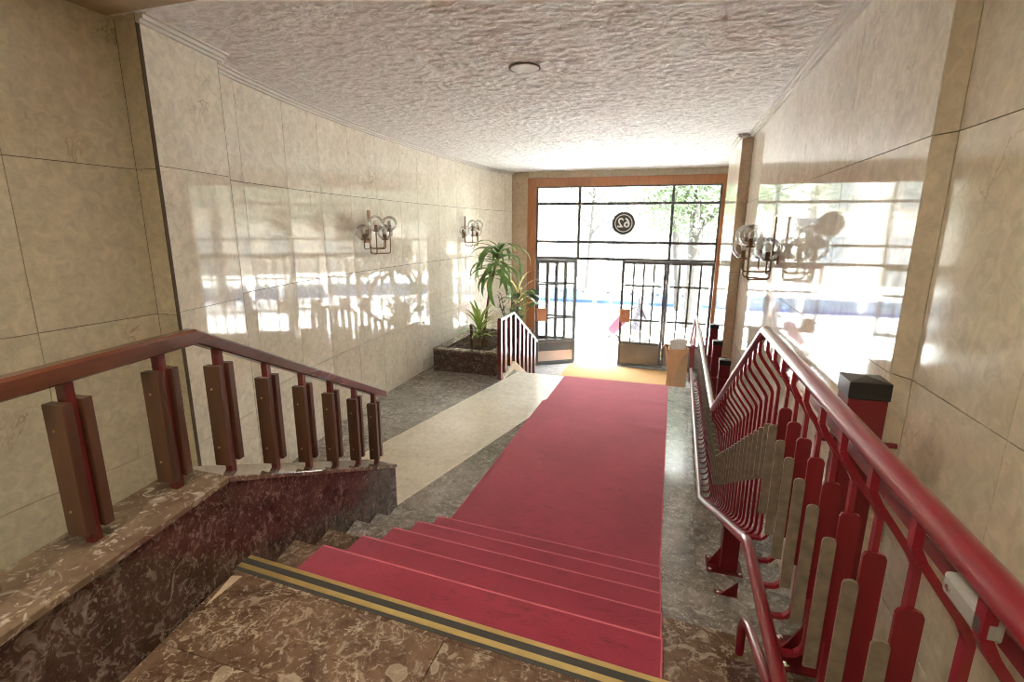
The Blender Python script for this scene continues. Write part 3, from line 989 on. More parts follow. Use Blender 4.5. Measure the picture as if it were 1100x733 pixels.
# yellowish arching plant
t = thing('spider_plant', 'yellow-green arching plant with narrow leaves at the back of the planter', 'plant', (-3.15, 10.2, SOIL))
MB().tube([(0, 0, 0), (0.02, 0, 0.5), (0.1, 0, 0.95)], [0.02, 0.016, 0.01], 6).build('stem', M['stem'], t)
add_leaves(t, M['leaf_d'], 14, 0.55, 0.98, 0.5, 0.75, 0.045, 0.6, 1.3, 1.7, 0.06, 0)
# stake
mb = MB(); mb.tube([(0, 0, 0), (-0.02, 0, 0.44)], 0.03, 8)
tag(mb.build('stake', M['stake'], None, (-3.55, 8.7, SOIL)), 'short dark brown stake stuck in the planter soil', 'stake')

# ------------------------------------------------------------------ wall sconces
def arc_pts(p, q, r, pivot, n=5):
    pass


def sconce(loc, rz, label):
    """local +x points out of the wall"""
    t = thing('wall_sconce', label, 'sconce', loc, rz, 'bronze wall sconces with glass globes')
    mb = MB(); mb.box(0.001, 0.02, -0.05, 0.05, -0.09, 0.09); mb.box(0.02, 0.055, -0.02, 0.02, -0.06, 0.03); mb.build('wall_plate', M['bronze'], t)
    mb = MB(); mb.box(0.05, 0.065, -0.028, 0.028, -0.06, 0.36); mb.build('upright_bar', M['bronze'], t, bevel=0.002)
    arms = [(-72, -0.04, 0.25), (0, -0.04, 0.26), (72, -0.04, 0.25), (-36, 0.08, 0.28), (36, 0.08, 0.28)]
    for a, zc, r in arms:
        ca, sa = math.cos(math.radians(a)), math.sin(math.radians(a))
        zlow = -0.17 if zc < 0 else -0.24
        x0, y0 = 0.055, 0.0
        x1, y1 = x0 + r * ca, r * sa
        pts = [(x0, 0, -0.04), (x0 + 0.005, 0, zlow + 0.04)]
        for k in range(1, 5):
            th = math.pi / 2 * k / 4
            pts.append((x0 + 0.04 * (1 - math.cos(th)) * ca, 0.04 * (1 - math.cos(th)) * sa, zlow + 0.04 - 0.04 * math.sin(th)))
        for k in range(1, 6):
            th = math.pi / 2 * k / 5
            pts.append((x1 - (0.04 - 0.04 * math.sin(th)) * ca, y1 - (0.04 - 0.04 * math.sin(th)) * sa, zlow + 0.04 - 0.04 * math.cos(th)))
        pts.append((x1, y1, zc))
        ar = MB().tube(pts, 0.008, 8).build('arm', M['bronze'], t)
        MB().lathe([(0.0, zc - 0.012), (0.042, zc - 0.008), (0.046, zc + 0.004), (0.03, zc + 0.006), (0.022, zc + 0.012), (0.022, zc + 0.075), (0.0, zc + 0.075)], x1, y1, 14).build('cup', M['bronze'], ar)
        MB().sphere((x1, y1, zc + 0.105), 0.028, 10, 8, sz=1.3).build('bulb', M['bulb'], ar)
        MB().sphere((x1, y1, zc + 0.10), 0.108, 24, 16).build('globe', M['globe'], ar)
    return t


sconce((-4.19, 6.34, 2.47), math.radians(-3), 'five-globe bronze sconce on the left wall, the nearer of its pair')
sconce((-4.235, 9.93, 2.47), math.radians(2), 'five-globe bronze sconce on the left wall above the planter')
sconce((XR, 5.50, 2.36), math.pi, 'five-globe bronze sconce on the right wall')

# ------------------------------------------------------------------ street door
fr = thing('door_1', 'wide wooden entrance frame around the street door', 'door frame', (-1.2, YD, ZD)); fr['kind'] = 'structure'
def fb(x0, x1, z0, z1, y0=-0.06, y1=0.06, mat='frame_wood', name='jamb', parent=fr):
    return MB().box(x0 + 1.2, x1 + 1.2, y0, y1, z0 - ZD, z1 - ZD).build(name, M[mat], parent, bevel=0.004)
fb(-3.503, -3.29, ZD, 3.775, -0.08, 0.08); fb(0.93, 1.088, ZD, 3.775, -0.08, 0.08); fb(-3.289, 0.929, 3.575, 3.775, -0.08, 0.08, name='lintel')
MB().box(-2.09, 2.13, -0.1, 0.25, 0.0, 0.02).build('threshold', M['chrome'], fr)

wn = thing('window_1', 'steel-framed glazed transom over the street door', 'window', (-1.2, YD, 1.85)); wn['kind'] = 'structure'
def wb(x0, x1, z0, z1, name='bar', d=0.03): return MB().box(x0 + 1.2, x1 + 1.2, -d, d, z0 - 1.85, z1 - 1.85).build(name, M['steel'], wn)
wb(-3.288, 0.928, 1.85, 1.91, 'transom_bar', 0.045); wb(-3.288, 0.928, 3.545, 3.574)
wb(-3.288, -3.25, 1.911, 3.544); wb(0.89, 0.928, 1.911, 3.544)
xs = [-3.25, -2.225, -0.09, 0.89]
zsn = [1.91, 2.276, 3.174, 3.545]
for x in xs[1:3]: wb(x - 0.03, x + 0.03, 1.911, 3.544, 'mullion')
for z in zsn[1:3]: wb(-3.249, 0.889, z - 0.03, z + 0.03, 'glazing_bar', 0.022)
for i in range(3):
    for j in range(3):
        MB().box(xs[i] + 1.2 + 0.02, xs[i + 1] + 1.2 - 0.02, -0.004, 0.004, zsn[j] + 0.02 - 1.85, zsn[j + 1] - 0.02 - 1.85).build('pane', M['glass'], wn)

# house number disc, lettered to be read from the street
sg = thing('house_number_sign', 'round dark sign with white ring and number 62 seen from behind', 'sign', (-1.166, YD - 0.03, 2.722))
def disc_y(mb, r0, r1, y0, y1, n=48):
    vv = []; fs = []
    for k in range(n):
        c, s = math.cos(2 * math.pi * k / n), math.sin(2 * math.pi * k / n)
        vv += [(r0 * c, y0, r0 * s), (r1 * c, y0, r1 * s), (r1 * c, y1, r1 * s), (r0 * c, y1, r0 * s)]
    for k in range(n):
        a, b = 4 * k, 4 * ((k + 1) % n)
        for e in range(4):
            fs.append((a + e, a + (e + 1) % 4, b + (e + 1) % 4, b + e))
    mb.add(vv, fs); return mb
disc_y(MB(), 0.0005, 0.262, -0.006, 0.012).build('disc', M['sign'], sg)
disc_y(MB(), 0.185, 0.205, -0.012, -0.0065).build('ring', M['sign_w'], sg)
cu = bpy.data.curves.new('numerals', 'FONT'); cu.body = '62'; cu.size = 0.30; cu.align_x = 'CENTER'; cu.align_y = 'CENTER'; cu.extrude = 0.002; cu.offset = 0.006
tmp = bpy.data.objects.new('numerals', cu); C.objects.link(tmp)
dg = bpy.context.evaluated_depsgraph_get(); dg.update()
me = bpy.data.meshes.new_from_object(tmp.evaluated_get(dg)); bpy.data.objects.remove(tmp)
me.transform(Matrix(((-1, 0, 0, 0), (0, 0, 1, 0), (0, 1, 0, 0), (0, 0, 0, 1)))); me.flip_normals()
me.materials.clear(); me.materials.append(M['sign_w'])
o = link_mesh('numerals', me, M['sign_w'], sg, (0, -0.0095, 0))

ROWZ = [0.0, 0.62, 1.16, 2.0, 2.57]     # leaf: kick plate, then three glazed rows


def door_leaf(name, label, loc, rz, width, kind, handle):
    """hinge at origin, leaf along +x, height 2.58"""
    t = thing(name, label, 'door', loc, rz); t['kind'] = 'structure'
    d = 0.022
    def b(x0, x1, z0, z1, nm, dd=d): return MB().box(x0, x1, -dd, dd, z0, z1).build(nm, M['steel'], t)
    b(0, 0.06, 0, 2.58, 'stile'); b(width - 0.06, width, 0, 2.58, 'stile')
    b(0.061, width - 0.061, 0, 0.07, 'bottom_rail'); b(0.061, width - 0.061, 2.51, 2.58, 'top_rail'); b(0.061, width - 0.061, 0.56, 0.62, 'lock_rail')
    k = MB().box(0.051, width - 0.051, -0.008, 0.008, 0.071, 0.559).build('kick_plate', M['kick'] if kind else M['kick_w'], t)
    if not kind:
        MB().box(0.07, width - 0.07, -0.012, 0.012, 0.33, 0.55).build('upper_strip', M['steel'], k)
    cw = (width - 0.1) / 4
    for i in range(1, 4): b(0.05 + cw * i - 0.021, 0.05 + cw * i + 0.021, 0.621, 2.519, 'vertical_bar', 0.02)
    for z in (1.16, 2.0):
        for i in range(4):
            b(0.05 + cw * i + 0.0215, 0.05 + cw * (i + 1) - 0.0215, z - 0.024, z + 0.024, 'cross_bar', 0.018)
    zz = [0.62, 1.16, 2.0, 2.52]
    for i in range(4):
        for j in range(3):
            MB().box(0.05 + cw * i + 0.021, 0.05 + cw * (i + 1) - 0.021, -0.003, 0.003, zz[j] + 0.02, zz[j + 1] - 0.02).build('pane', M['glass'], t)
    if handle:
        h = MB().box(width - 0.25, width - 0.005, -0.06, -0.023, 1.10, 1.42).build('handle_plate', M['copper'], t)
        MB().box(width - 0.14, width - 0.115, -0.075, -0.061, 1.10, 1.42).build('grip', M['chrome'], h)
        MB().box(width - 0.25, width - 0.005, 0.023, 0.06, 1.10, 1.42).build('handle_plate', M['copper'], t)
    for z in (0.4, 1.25, 2.2):
        MB().tube([(0.0, -0.03, z - 0.06), (0.0, -0.03, z + 0.06)], 0.012, 8).build('hinge', M['chrome'], t)
    return t


ZB = ZD + 0.025
door_leaf('door_2', 'fixed glazed steel door panel on the left of the entrance', (-3.285, YD, ZB), 0, 1.03, 0, False)
door_leaf('door_3', 'open glazed steel door leaf folded inwards on the left', (-2.225, YD - 0.05, ZB), math.radians(180 + 33), 1.04, 0, True)
door_leaf('door_4', 'closed glazed steel door leaf with wooden handle plate', (-0.115, YD, ZB), math.radians(180), 1.03, 1, True)
door_leaf('door_5', 'fixed glazed steel door panel on the right of the entrance', (-0.114, YD, ZB), 0, 1.04, 1, False)

# coir mat
mb = MB()
nsg = 10; pts = []
for cx, cy, a0 in ((-0.13, 11.05, -90), (-0.13, 12.02, 0), (-2.12, 12.02, 90), (-2.12, 11.05, 180)):
    for k in range(7):
        a = math.radians(a0 + 90 * k / 6); pts.append((cx + 0.18 * math.cos(a) + 1.1, cy + 0.18 * math.sin(a) - 11.5))
mb.hexa(pts, 0.0, 0.022)
mb.build('x', M['mat'])
o = bpy.data.objects['x']; o.name = 'doormat'; o.location = (-1.1, 11.5, ZD)
tag(o, 'tan coir doormat inside the street door', 'doormat')

# ------------------------------------------------------------------ bin with papers beside the red barrier
bn = thing('umbrella_stand', 'peach-coloured upright box stuffed with papers near the street door', 'box', (0.235, 10.35, ZD))
mb = MB()
ww, dd, hh = 0.19, 0.16, 1.02
mb.hexa([(-ww, -dd), (ww, -dd), (ww, -dd + 0.012), (-ww, -dd + 0.012)], 0, [hh - 0.0, hh + 0.02, hh + 0.02, hh]); mb.build('front_panel', M['card'], bn)
MB().hexa([(-ww, dd - 0.012), (ww, dd - 0.012), (ww, dd), (-ww, dd)], 0, hh + 0.04).build('back_panel', M['card2'], bn)
for s in (-1, 1):
    MB().hexa([(s * ww, -dd + 0.013), (s * (ww - 0.012), -dd + 0.013), (s * (ww - 0.012), dd - 0.013), (s * ww, dd - 0.013)], 0, hh).build('side_panel', M['card2'], bn)
MB().add([(-0.02, -dd - 0.012, 0.02), (ww, -dd - 0.012, 0.02), (ww, -dd - 0.012, hh), (0.06, -dd - 0.012, 0.86), (-0.02, -dd - 0.012, 0.55),
          (-0.02, -dd - 0.001, 0.02), (ww, -dd - 0.001, 0.02), (ww, -dd - 0.001, hh), (0.06, -dd - 0.001, 0.86), (-0.02, -dd - 0.001, 0.55)],
         [(0, 1, 2, 3, 4), (9, 8, 7, 6, 5), (0, 5, 6, 1), (1, 6, 7, 2), (2, 7, 8, 3), (3, 8, 9, 4), (4, 9, 5, 0)]).build('flap', M['card2'], bn)
for i, (x, y, tx, ty) in enumerate(((-0.06, -0.10, 0.05, -0.25), (0.0, 0.09, 0.05, 0.12), (0.05, 0.03, 0.05, 0.25), (-0.03, -0.04, 0.05, -0.08))):
    mb = MB(); mb.box(-0.09, 0.09, -0.012, 0.012, -0.2, 0.19)
    o = mb.build('newspaper', M['paper'], None, (0.235 + x * 0.9, 10.35 + y, ZD + 1.03)); o.rotation_euler = (tx, ty, 0.0)
    tag(o, ['folded newspaper leaning left in the peach box', 'folded newspaper at the back of the peach box', 'folded newspaper on the right in the peach box', 'folded newspaper at the front of the peach box'][i], 'newspaper', 'newspapers in the box')
mb = MB(); mb.tube([(0.16, -0.02, 0), (0.02, 0.01, 1.05)], 0.018, 8); mb.tube([(0.02, 0.01, 1.05), (-0.02, 0.02, 1.11), (-0.06, 0.02, 1.06)], 0.018, 8)
tag(mb.build('walking_stick', M['card'], None, (-0.02, 10.12, ZD)), 'pale wooden walking stick leaning on the peach box', 'stick')

# ------------------------------------------------------------------ red folding lift barrier
LB = thing('folding_barrier', 'long red tubular barrier with grey slats folded along the right wall', 'barrier', (0.43, 4.0, 0))
LO = Vector((0.43, 4.0, 0))


def xt(y): return 0.40 if y < 4.2 else 0.40 + 0.044 * (y - 4.2) / 4.65


TOP = [(-1.2, 2.185), (2.33, 2.180), (4.19, 1.168), (8.85, 1.175), (10.6, 0.33)]
BOT = [(-1.2, 1.245), (2.20, 1.25), (4.64, 0.117), (9.35, 0.117)]


def interp(tab, y):
    if y <= tab[0][0]: return tab[0][1]
    for (a, b), (c, d) in zip(tab, tab[1:]):
        if y <= c: return b + (d - b) * (y - a) / (c - a)
    return tab[-1][1]


def bent(tab, rad, xf, dx=0.0):
    """polyline with rounded corners"""
    pts = [Vector((xf(y) + dx, y, z)) for y, z in tab]
    out = [pts[0]]
    for i in range(1, len(pts) - 1):
        p = pts[i]; a = (pts[i - 1] - p).normalized() * rad; b = (pts[i + 1] - p).normalized() * rad
        for k in range(5):
            t_ = k / 4
            out.append((p + a) * (1 - t_) ** 2 + p * 2 * t_ * (1 - t_) + (p + b) * t_ ** 2)
    out.append(pts[-1])
    return [q - LO for q in out]


MB().tube(bent(TOP, 0.03, xt), 0.0225, 14).build('top_rail', M['red'], LB)
MB().tube(bent(BOT, 0.06, xt, 0.005), 0.024, 14).build('bottom_rail', M['red'], LB)
# flat second rail under the near part of the top rail
mb = MB(); mb.obox(Vector((0.47, -1.2, 2.06)) - LO, Vector((0.47, 2.25, 2.06)) - LO, 0.014, 0.03); mb.build('under_rail', M['red_dark'], LB)
mb = MB(); mb.obox(Vector((0.52, 2.2, 1.42)) - LO, Vector((0.52, -1.2, 1.42)) - LO, 0.012, 0.05); mb.build('under_rail', M['red_dark'], LB)
# bent end bumper at the landing
MB().tube([Vector(p) - LO for p in ((0.385, 1.98, 0.86), (0.383, 1.975, 0.99), (0.383, 1.94, 1.05), (0.385, 1.86, 1.09), (0.39, 1.5, 1.185), (0.39, 0.2, 1.2))], 0.018, 12).build('end_bumper', M['red'], LB)


def bar_mesh(zt, zb):
    """red rod from the top rail out, down and back under the bottom rail (origin: rail x, bar y, z=0)"""
    mb = MB()
    o = 0.095
    pts = [(0, zt - 0.01), (0.0, zt - 0.07), (0.012, zt - 0.095), (o - 0.012, zt - 0.195), (o, zt - 0.22), (o, zb + 0.05), (o - 0.006, zb + 0.02), (o - 0.025, zb - 0.003), (0.045, zb - 0.006), (0.0, zb - 0.004)]
    for (a, b), (c, d) in zip(pts, pts[1:]):
        mb.obox((a, 0, b), (c, 0, d), 0.020, 0.014, (1, 0, 0.01))
    return mb


def plate(mb, x0, x1, y0, y1, z0, z1, r=0.02):
    """thin upright plate facing y with rounded top corners"""
    pr = [(x0, z0), (x1, z0), (x1, z1 - r), (x1 - r * .3, z1 - r * .3), (x1 - r, z1), (x0 + r, z1), (x0 + r * .3, z1 - r * .3), (x0, z1 - r)]
    n = len(pr)
    vv = [(x, y0, z) for x, z in pr] + [(x, y1, z) for x, z in pr]
    mb.add(vv, [tuple(range(n)), tuple(range(n, 2 * n))[::-1]] + [(i + n, (i + 1) % n + n, (i + 1) % n, i)[::-1] for i in range(n)])
    return mb


# sloping and level run
y = 2.42
cache = {}
while y < 8.8:
    zt, zb = interp(TOP, y), interp(BOT, y)
    key = round(zt - zb, 3)
    if key not in cache:
        hgt = zt - zb
        cache[key] = (bar_mesh(hgt, 0).mesh('bar'), plate(MB(), 0.055, 0.118, -0.012, -0.002, hgt - 0.66, hgt - 0.40, 0.006).mesh('slat'))
    loc = Vector((xt(y), y, zb)) - LO
    b = link_mesh('bar', cache[key][0], M['red'], LB, loc)
    link_mesh('slat', cache[key][1], M['slat'], b, (0, 0, 0))
    y += 0.118 if y < 4.6 else 0.13
# near level run over the landing
ny_ = [2.25, 2.085, 1.925, 1.76, 1.59, 1.418, 1.244, 1.057, 0.87, 0.68, 0.49, 0.3, 0.11]
for y in ny_:
    zt, zb = 2.18, 1.25
    key = ('n',)
    if key not in cache:
        cache[key] = (bar_mesh(0.93, 0).mesh('bar'),
                      plate(MB(), 0.072, 0.120, -0.016, -0.006, 0.22, 0.622, 0.014).mesh('blade'),
                      plate(MB(), 0.038, 0.0715, -0.024, -0.016, 0.13, 0.545, 0.012).mesh('slat'))
    loc = Vector((xt(y), y, zb)) - LO
    b = link_mesh('bar', cache[key][0], M['red'], LB, loc)
    link_mesh('blade', cache[key][1], M['red_dark'], b)
    link_mesh('slat', cache[key][2], M['slat'], b)
# bars of the part that goes down with the street steps
y = 8.95
while y < 10.5:
    zt = interp(TOP, y)
    mb = MB(); mb.obox((0, 0, zt - 0.01), (0.03, 0, max(-0.45, zt - 0.9)), 0.016, 0.012, (1, 0, 0.01))
    link_mesh('bar', mb.mesh('bar'), M['red'], LB, Vector((xt(y), y, 0)) - LO)
    y += 0.14
# grey latch on the near rail
lt = MB().box(-0.012, 0.012, -0.05, 0.05, -0.016, 0.016).build('latch', M['latch'], LB, Vector((0.405, 0.72, 2.122)) - LO, bevel=0.006)
MB().tube([(-0.012, 0.03, 0.0), (-0.015, 0.03, 0.0)], 0.005, 8).build('screw', M['chrome'], lt)

# red square posts with black caps
def lift_post(x, y, z0, h, label, arm=True, s=0.062):
    t = thing('barrier_post', label, 'post', (x, y, z0), 0, 'red square posts of the folding barrier')
    MB().box(-s, s, -s, s, 0.008, h - 0.07).build('post_body', M['red_dark'], t, bevel=0.006)
    mb = MB(); e = s + 0.004
    mb.hexa([(-e, -e), (e, -e), (e, e), (-e, e)], h - 0.075, h - 0.012)
    mb.add([(-e, -e, h - 0.012), (e, -e, h - 0.012), (e, e, h - 0.012), (-e, e, h - 0.012), (0, 0, h)], [(0, 1, 4), (1, 2, 4), (2, 3, 4), (3, 0, 4)])
    mb.build('cap', M['black'], t, bevel=0.004)
    bp = MB().box(-0.16, 0.10, -0.10, 0.10, 0.0, 0.008).build('base_plate', M['red_dark'], t)
    for a, b in ((-0.135, -0.075), (-0.135, 0.075), (0.08, -0.075)):
        MB().lathe([(0.014, 0.008), (0.014, 0.016), (0.0, 0.018)], a, b, 10).build('bolt', M['chrome'], bp)
    MB().add([(-0.15, -0.005, 0.009), (-s, -0.005, 0.009), (-s, -0.005, 0.17), (-0.15, 0.005, 0.009), (-s, 0.005, 0.009), (-s, 0.005, 0.17)],
             [(0, 1, 2), (5, 4, 3), (0, 3, 4, 1), (1, 4, 5, 2), (2, 5, 3, 0)]).build('gusset', M['red_dark'], t)
    if arm:
        mb = MB(); mb.tube([(-s, 0, h - 0.26), (-s - 0.07, 0, h - 0.26)], 0.011, 8); mb.tube([(s, 0, h - 0.26), (s + 0.07, 0, h - 0.26)], 0.011, 8)
        mb.box(-s - 0.005, s + 0.005, -s - 0.005, s + 0.005, h - 0.272, h - 0.248)
        mb.build('clamp', M['red'], t)
    return t


lift_post(0.70, 2.06, 0.842, 2.085 - 0.842, 'red square post with black cap standing nearest on the stairs')
lift_post(0.70, 6.48, 0.0, 1.05, 'red square post with black cap, second from the stairs')
lift_post(0.70, 7.60, 0.0, 1.05, 'red square post with black cap, third from the stairs')
lift_post(0.70, 8.50 - 0.14, 0.0, 1.15, 'red square post with black cap farthest along the right wall')
lift_post(0.585, 3.82, 0.0, 0.62, 'short red post with bolted base plate at the foot of the stairs', False)
# triangular foot bracket on the lowest step
fbk = thing('foot_bracket', 'small red bolted bracket on the lowest marble step', 'bracket', (0.52, 3.24, ZS[0]))
MB().box(-0.09, 0.06, -0.05, 0.05, 0.0, 0.007).build('base_plate', M['red_dark'], fbk)
MB().add([(-0.09, -0.045, 0.008), (0.06, 0.03, 0.008), (0.06, 0.03, 0.11), (-0.09, -0.037, 0.008), (0.06, 0.038, 0.008), (0.06, 0.038, 0.11)], [(0, 1, 2), (5, 4, 3), (0, 3, 4, 1), (1, 4, 5, 2), (2, 5, 3, 0)]).build('gusset', M['red_dark'], fbk)
MB().lathe([(0.013, 0.007), (0.013, 0.014), (0.0, 0.016)], -0.06, 0.025, 10).build('bolt', M['chrome'], fbk)
# pinkish plate under the bumper
mb = MB(); mb.box(-0.07, 0.10, -0.12, 0.03, 0.0, 0.02)
tag(mb.build('bumper_footing', M['redfossil'], None, (0.40, 1.90, ZS[4])), 'square reddish stone footing beneath the barrier bumper', 'footing')

# ------------------------------------------------------------------ the street
ZP = -0.80
mb = MB(); mb.box(-16, 16, YD + 0.36, 19.0, ZP - 0.3, ZP - 0.02)
pv = struct(mb.build('pavement', M['pave_j']), 'pale paved street outside the entrance', 'pavement')
for i in range(8):
    for j in range(20):
        x0, y0 = -10 + j, YD + 0.36 + i * 0.82
        MB().box(x0 + 0.006, x0 + 0.994, y0 + 0.006, min(19.0, y0 + 0.814), ZP - 0.02, ZP).build('paving_slab', M['pave'], pv)
mb = MB(); mb.box(-30, 30, 19.0, 30, ZP - 0.4, ZP - 0.12)
struct(mb.build('road', M['road']), 'pale sunlit road beyond the pavement', 'road')
mb = MB(); mb.box(-30, 30, 30, 36, ZP - 0.4, ZP)
struct(mb.build('far_pavement', M['pave']), 'pavement on the other side of the street', 'pavement')

# blue and white road barriers
k = 0
x = -9.2
while x < 9:
    t = thing('road_barrier', ('low blue plastic road barrier, number %d from the left along the street' % (k + 1)).replace('number 1 ', 'first ').replace('number 2 ', 'second ').replace('number 3 ', 'third ').replace('number 4 ', 'fourth ').replace('number 5 ', 'fifth ').replace('number 6 ', 'sixth ').replace('number 7 ', 'seventh ').replace('number 8 ', 'eighth '), 'barrier', (x, 24.3, ZP - 0.12), 0, 'blue road barriers')
    MB().add([(-1.05, -0.25, 0.0), (1.05, -0.25, 0.0), (1.05, 0.25, 0.0), (-1.05, 0.25, 0.0), (-1.05, -0.25, 0.14), (1.05, -0.25, 0.14), (1.05, 0.25, 0.14), (-1.05, 0.25, 0.14)],
             [(3, 2, 1, 0), (4, 5, 6, 7), (0, 1, 5, 4), (1, 2, 6, 5), (2, 3, 7, 6), (3, 0, 4, 7)]).build('base', M['blue'], t)
    MB().add([(-1.03, -0.2, 0.141), (1.03, -0.2, 0.141), (1.03, 0.2, 0.141), (-1.03, 0.2, 0.141), (-1.0, -0.1, 0.62), (1.0, -0.1, 0.62), (1.0, 0.1, 0.62), (-1.0, 0.1, 0.62)],
             [(3, 2, 1, 0), (4, 5, 6, 7), (0, 1, 5, 4), (1, 2, 6, 5), (2, 3, 7, 6), (3, 0, 4, 7)]).build('body', M['blue_l'], t)
    for s in (-0.6, 0.5): MB().box(s, s + 0.12, -0.16, -0.115, 0.5, 0.56).build('hook', M['black'], t)
    k += 1; x += 2.3

# building across the street
fb_ = thing('street_building', 'pale apartment building across the street', 'building', (0, 36, ZP))
MB().box(-26, 26, 0, 8, 0, 16).build('wall', M['facade'], fb_)
MB().box(-26, 26, -0.06, -0.001, 0, 0.9).build('plinth', M['facade_b'], fb_)
for i in range(13):
    x0 = -23 + i * 3.7
    wmb = MB().box(x0, x0 + 1.7, -0.08, -0.002, 1.1 if i % 3 else 0.02, 3.1)
    wo = wmb.build('window', M['facade_b'], fb_)
    MB().box(x0 + 0.12, x0 + 1.58, -0.1, -0.081, 1.2 if i % 3 else 0.1, 3.0).build('pane', M['win_d'] if i % 3 else M['shop'], wo)
    wo = MB().box(x0, x0 + 1.5, -0.08, -0.002, 4.6, 7.0).build('window', M['facade_b'], fb_)
    MB().box(x0 + 0.12, x0 + 1.38, -0.1, -0.081, 4.7, 6.9).build('pane', M['win_d'], wo)


def tree(x, y, rad, h, label, crown_r, crown_z, nleaf, lean=0.0, fork=True):
    t = thing('street_tree', label, 'tree', (x, y, ZP), 0, 'street trees outside')
    mb = MB()
    mb.tube([(0, 0, 0), (lean * 0.2, 0, h * 0.25), (lean * 0.6, 0, h * 0.6), (lean, 0, h)], [rad * 1.25, rad, rad * 0.9, rad * 0.6], 12)
    mb.build('trunk', M['bark'], t)
    rnd = random.Random(int(x * 10 + y))
    tips = []
    for k in range(7):
        a = k * 0.9 + rnd.uniform(-.3, .3); l = crown_r * rnd.uniform(0.6, 1.0)
        z0 = h * rnd.uniform(0.55, 1.0)
        p = [(lean * z0 / h, 0, z0), (lean * z0 / h + l * .5 * math.cos(a), l * .5 * math.sin(a), z0 + l * .4), (lean * z0 / h + l * math.cos(a), l * math.sin(a), z0 + l * .55)]
        MB().tube(p, [rad * .35, rad * .22, rad * .1], 7).build('branch', M['bark'], t)
    vv = []; fs = []
    for i in range(nleaf):
        u, v, wv = rnd.gauss(0, 0.45), rnd.gauss(0, 0.45), rnd.gauss(0, 0.45)
        cx, cy, cz = lean + u * crown_r, v * crown_r, crown_z + wv * crown_r * 0.8
        if cz < 1.6: cz = 1.6 + rnd.random()
        s = rnd.uniform(0.05, 0.11)
        d1 = Vector((rnd.uniform(-1, 1), rnd.uniform(-1, 1), rnd.uniform(-1, 1))).normalized(); d2 = d1.orthogonal().normalized()
        c = Vector((cx, cy, cz)); b0 = len(vv)
        vv += [c - d1 * s, c + d2 * s * .5, c + d1 * s, c - d2 * s * .5]; fs.append((b0, b0 + 1, b0 + 2, b0 + 3))
    o = MB().add(vv, fs).build('foliage', M['leaf_t'], t); o['kind'] = 'stuff'
    return t


tree(0.78, 18.6, 0.27, 5.5, 'thick-trunked street tree close outside the right door panel', 2.1, 4.8, 6000, -0.15)
tree(0.35, 22.4, 0.15, 5.0, 'leafy street tree just behind the thick-trunked one', 1.9, 4.9, 3600, -0.5)
tree(-4.3, 27.0, 0.14, 5.5, 'slim forked street tree in the middle of the view', 2.2, 5.6, 1500, 0.2)
tree(-7.6, 22.6, 0.14, 5.0, 'slim street tree on the far left', 2.0, 4.9, 1500, -0.2)
tree(4.5, 22.0, 0.2, 5.5, 'street tree to the right beyond the entrance', 2.2, 5.0, 2500, 0.0)
# street pole
t = thing('street_pole', 'thin grey street pole outside the open doorway', 'pole', (-2.05, 18.4, ZP))
MB().tube([(0, 0, 0), (0, 0, 4.6)], 0.045, 10).build('shaft', M['grey_p'], t)
MB().lathe([(0.11, 0.0), (0.11, 0.03), (0.06, 0.10)], n=12).build('base', M['grey_p'], t)
MB().box(-0.35, 0.35, -0.03, -0.0, 3.3, 3.75).build('sign_plate', M['grey_p'], t)

# shopping trolley
t = thing('shopping_trolley', 'bright pink wheeled shopping trolley on the pavement', 'trolley', (-1.78, 15.55, ZP))
T0 = Vector((0, 0, 0))
mb = MB()
ax = Vector((0.62, 0, 0.78))
sec = []
vv = []; 
for f, wdt, dep in ((0.06, 0.15, 0.10), (0.12, 0.19, 0.14), (0.6, 0.2, 0.15), (0.82, 0.19, 0.14), (0.9, 0.12, 0.08)):
    c = Vector((0.05, 0, 0.20)) + ax * f * 0.95
    nx_ = Vector((0.78, 0, -0.62)).normalized()
    for a, b in ((-1, -1), (1, -1), (1, 1), (-1, 1)):
        vv.append(c + Vector((0, wdt * a, 0)) + nx_ * dep * b)
fs = [(0, 1, 2, 3)]
for j in range(4):
    for k2 in range(4):
        a, b = j * 4 + k2, j * 4 + (k2 + 1) % 4
        fs.append((b, a, a + 4, b + 4))
fs.append((19, 18, 17, 16))
mb.add(vv, fs); mb.build('bag', M['pink'], t, bevel=0.03)
mb = MB()
for s in (-0.14, 0.14):
    mb.tube([(0.0, s, 0.14), (0.28, s, 0.28) if False else (0.70, s, 1.02)], 0.011, 8)
mb.tube([(0.70, -0.14, 1.02), (0.70, 0.14, 1.02)], 0.014, 8); mb.tube([(0.0, -0.2, 0.14), (0.0, 0.2, 0.14)], 0.01, 8); mb.tube([(0.0, 0, 0.14), (0.26, 0, 0.14)], 0.01, 8)
mb.build('frame', M['grey_p'], t)
for xx, yy in ((0.0, -0.2), (0.0, 0.2), (0.26, -0.15), (0.26, 0.15)):
    mb = MB(); mb.tube([(xx, yy - 0.015, 0.075), (xx, yy + 0.015, 0.075)], 0.075, 16); mb.build('wheel', M['rubber'], t)


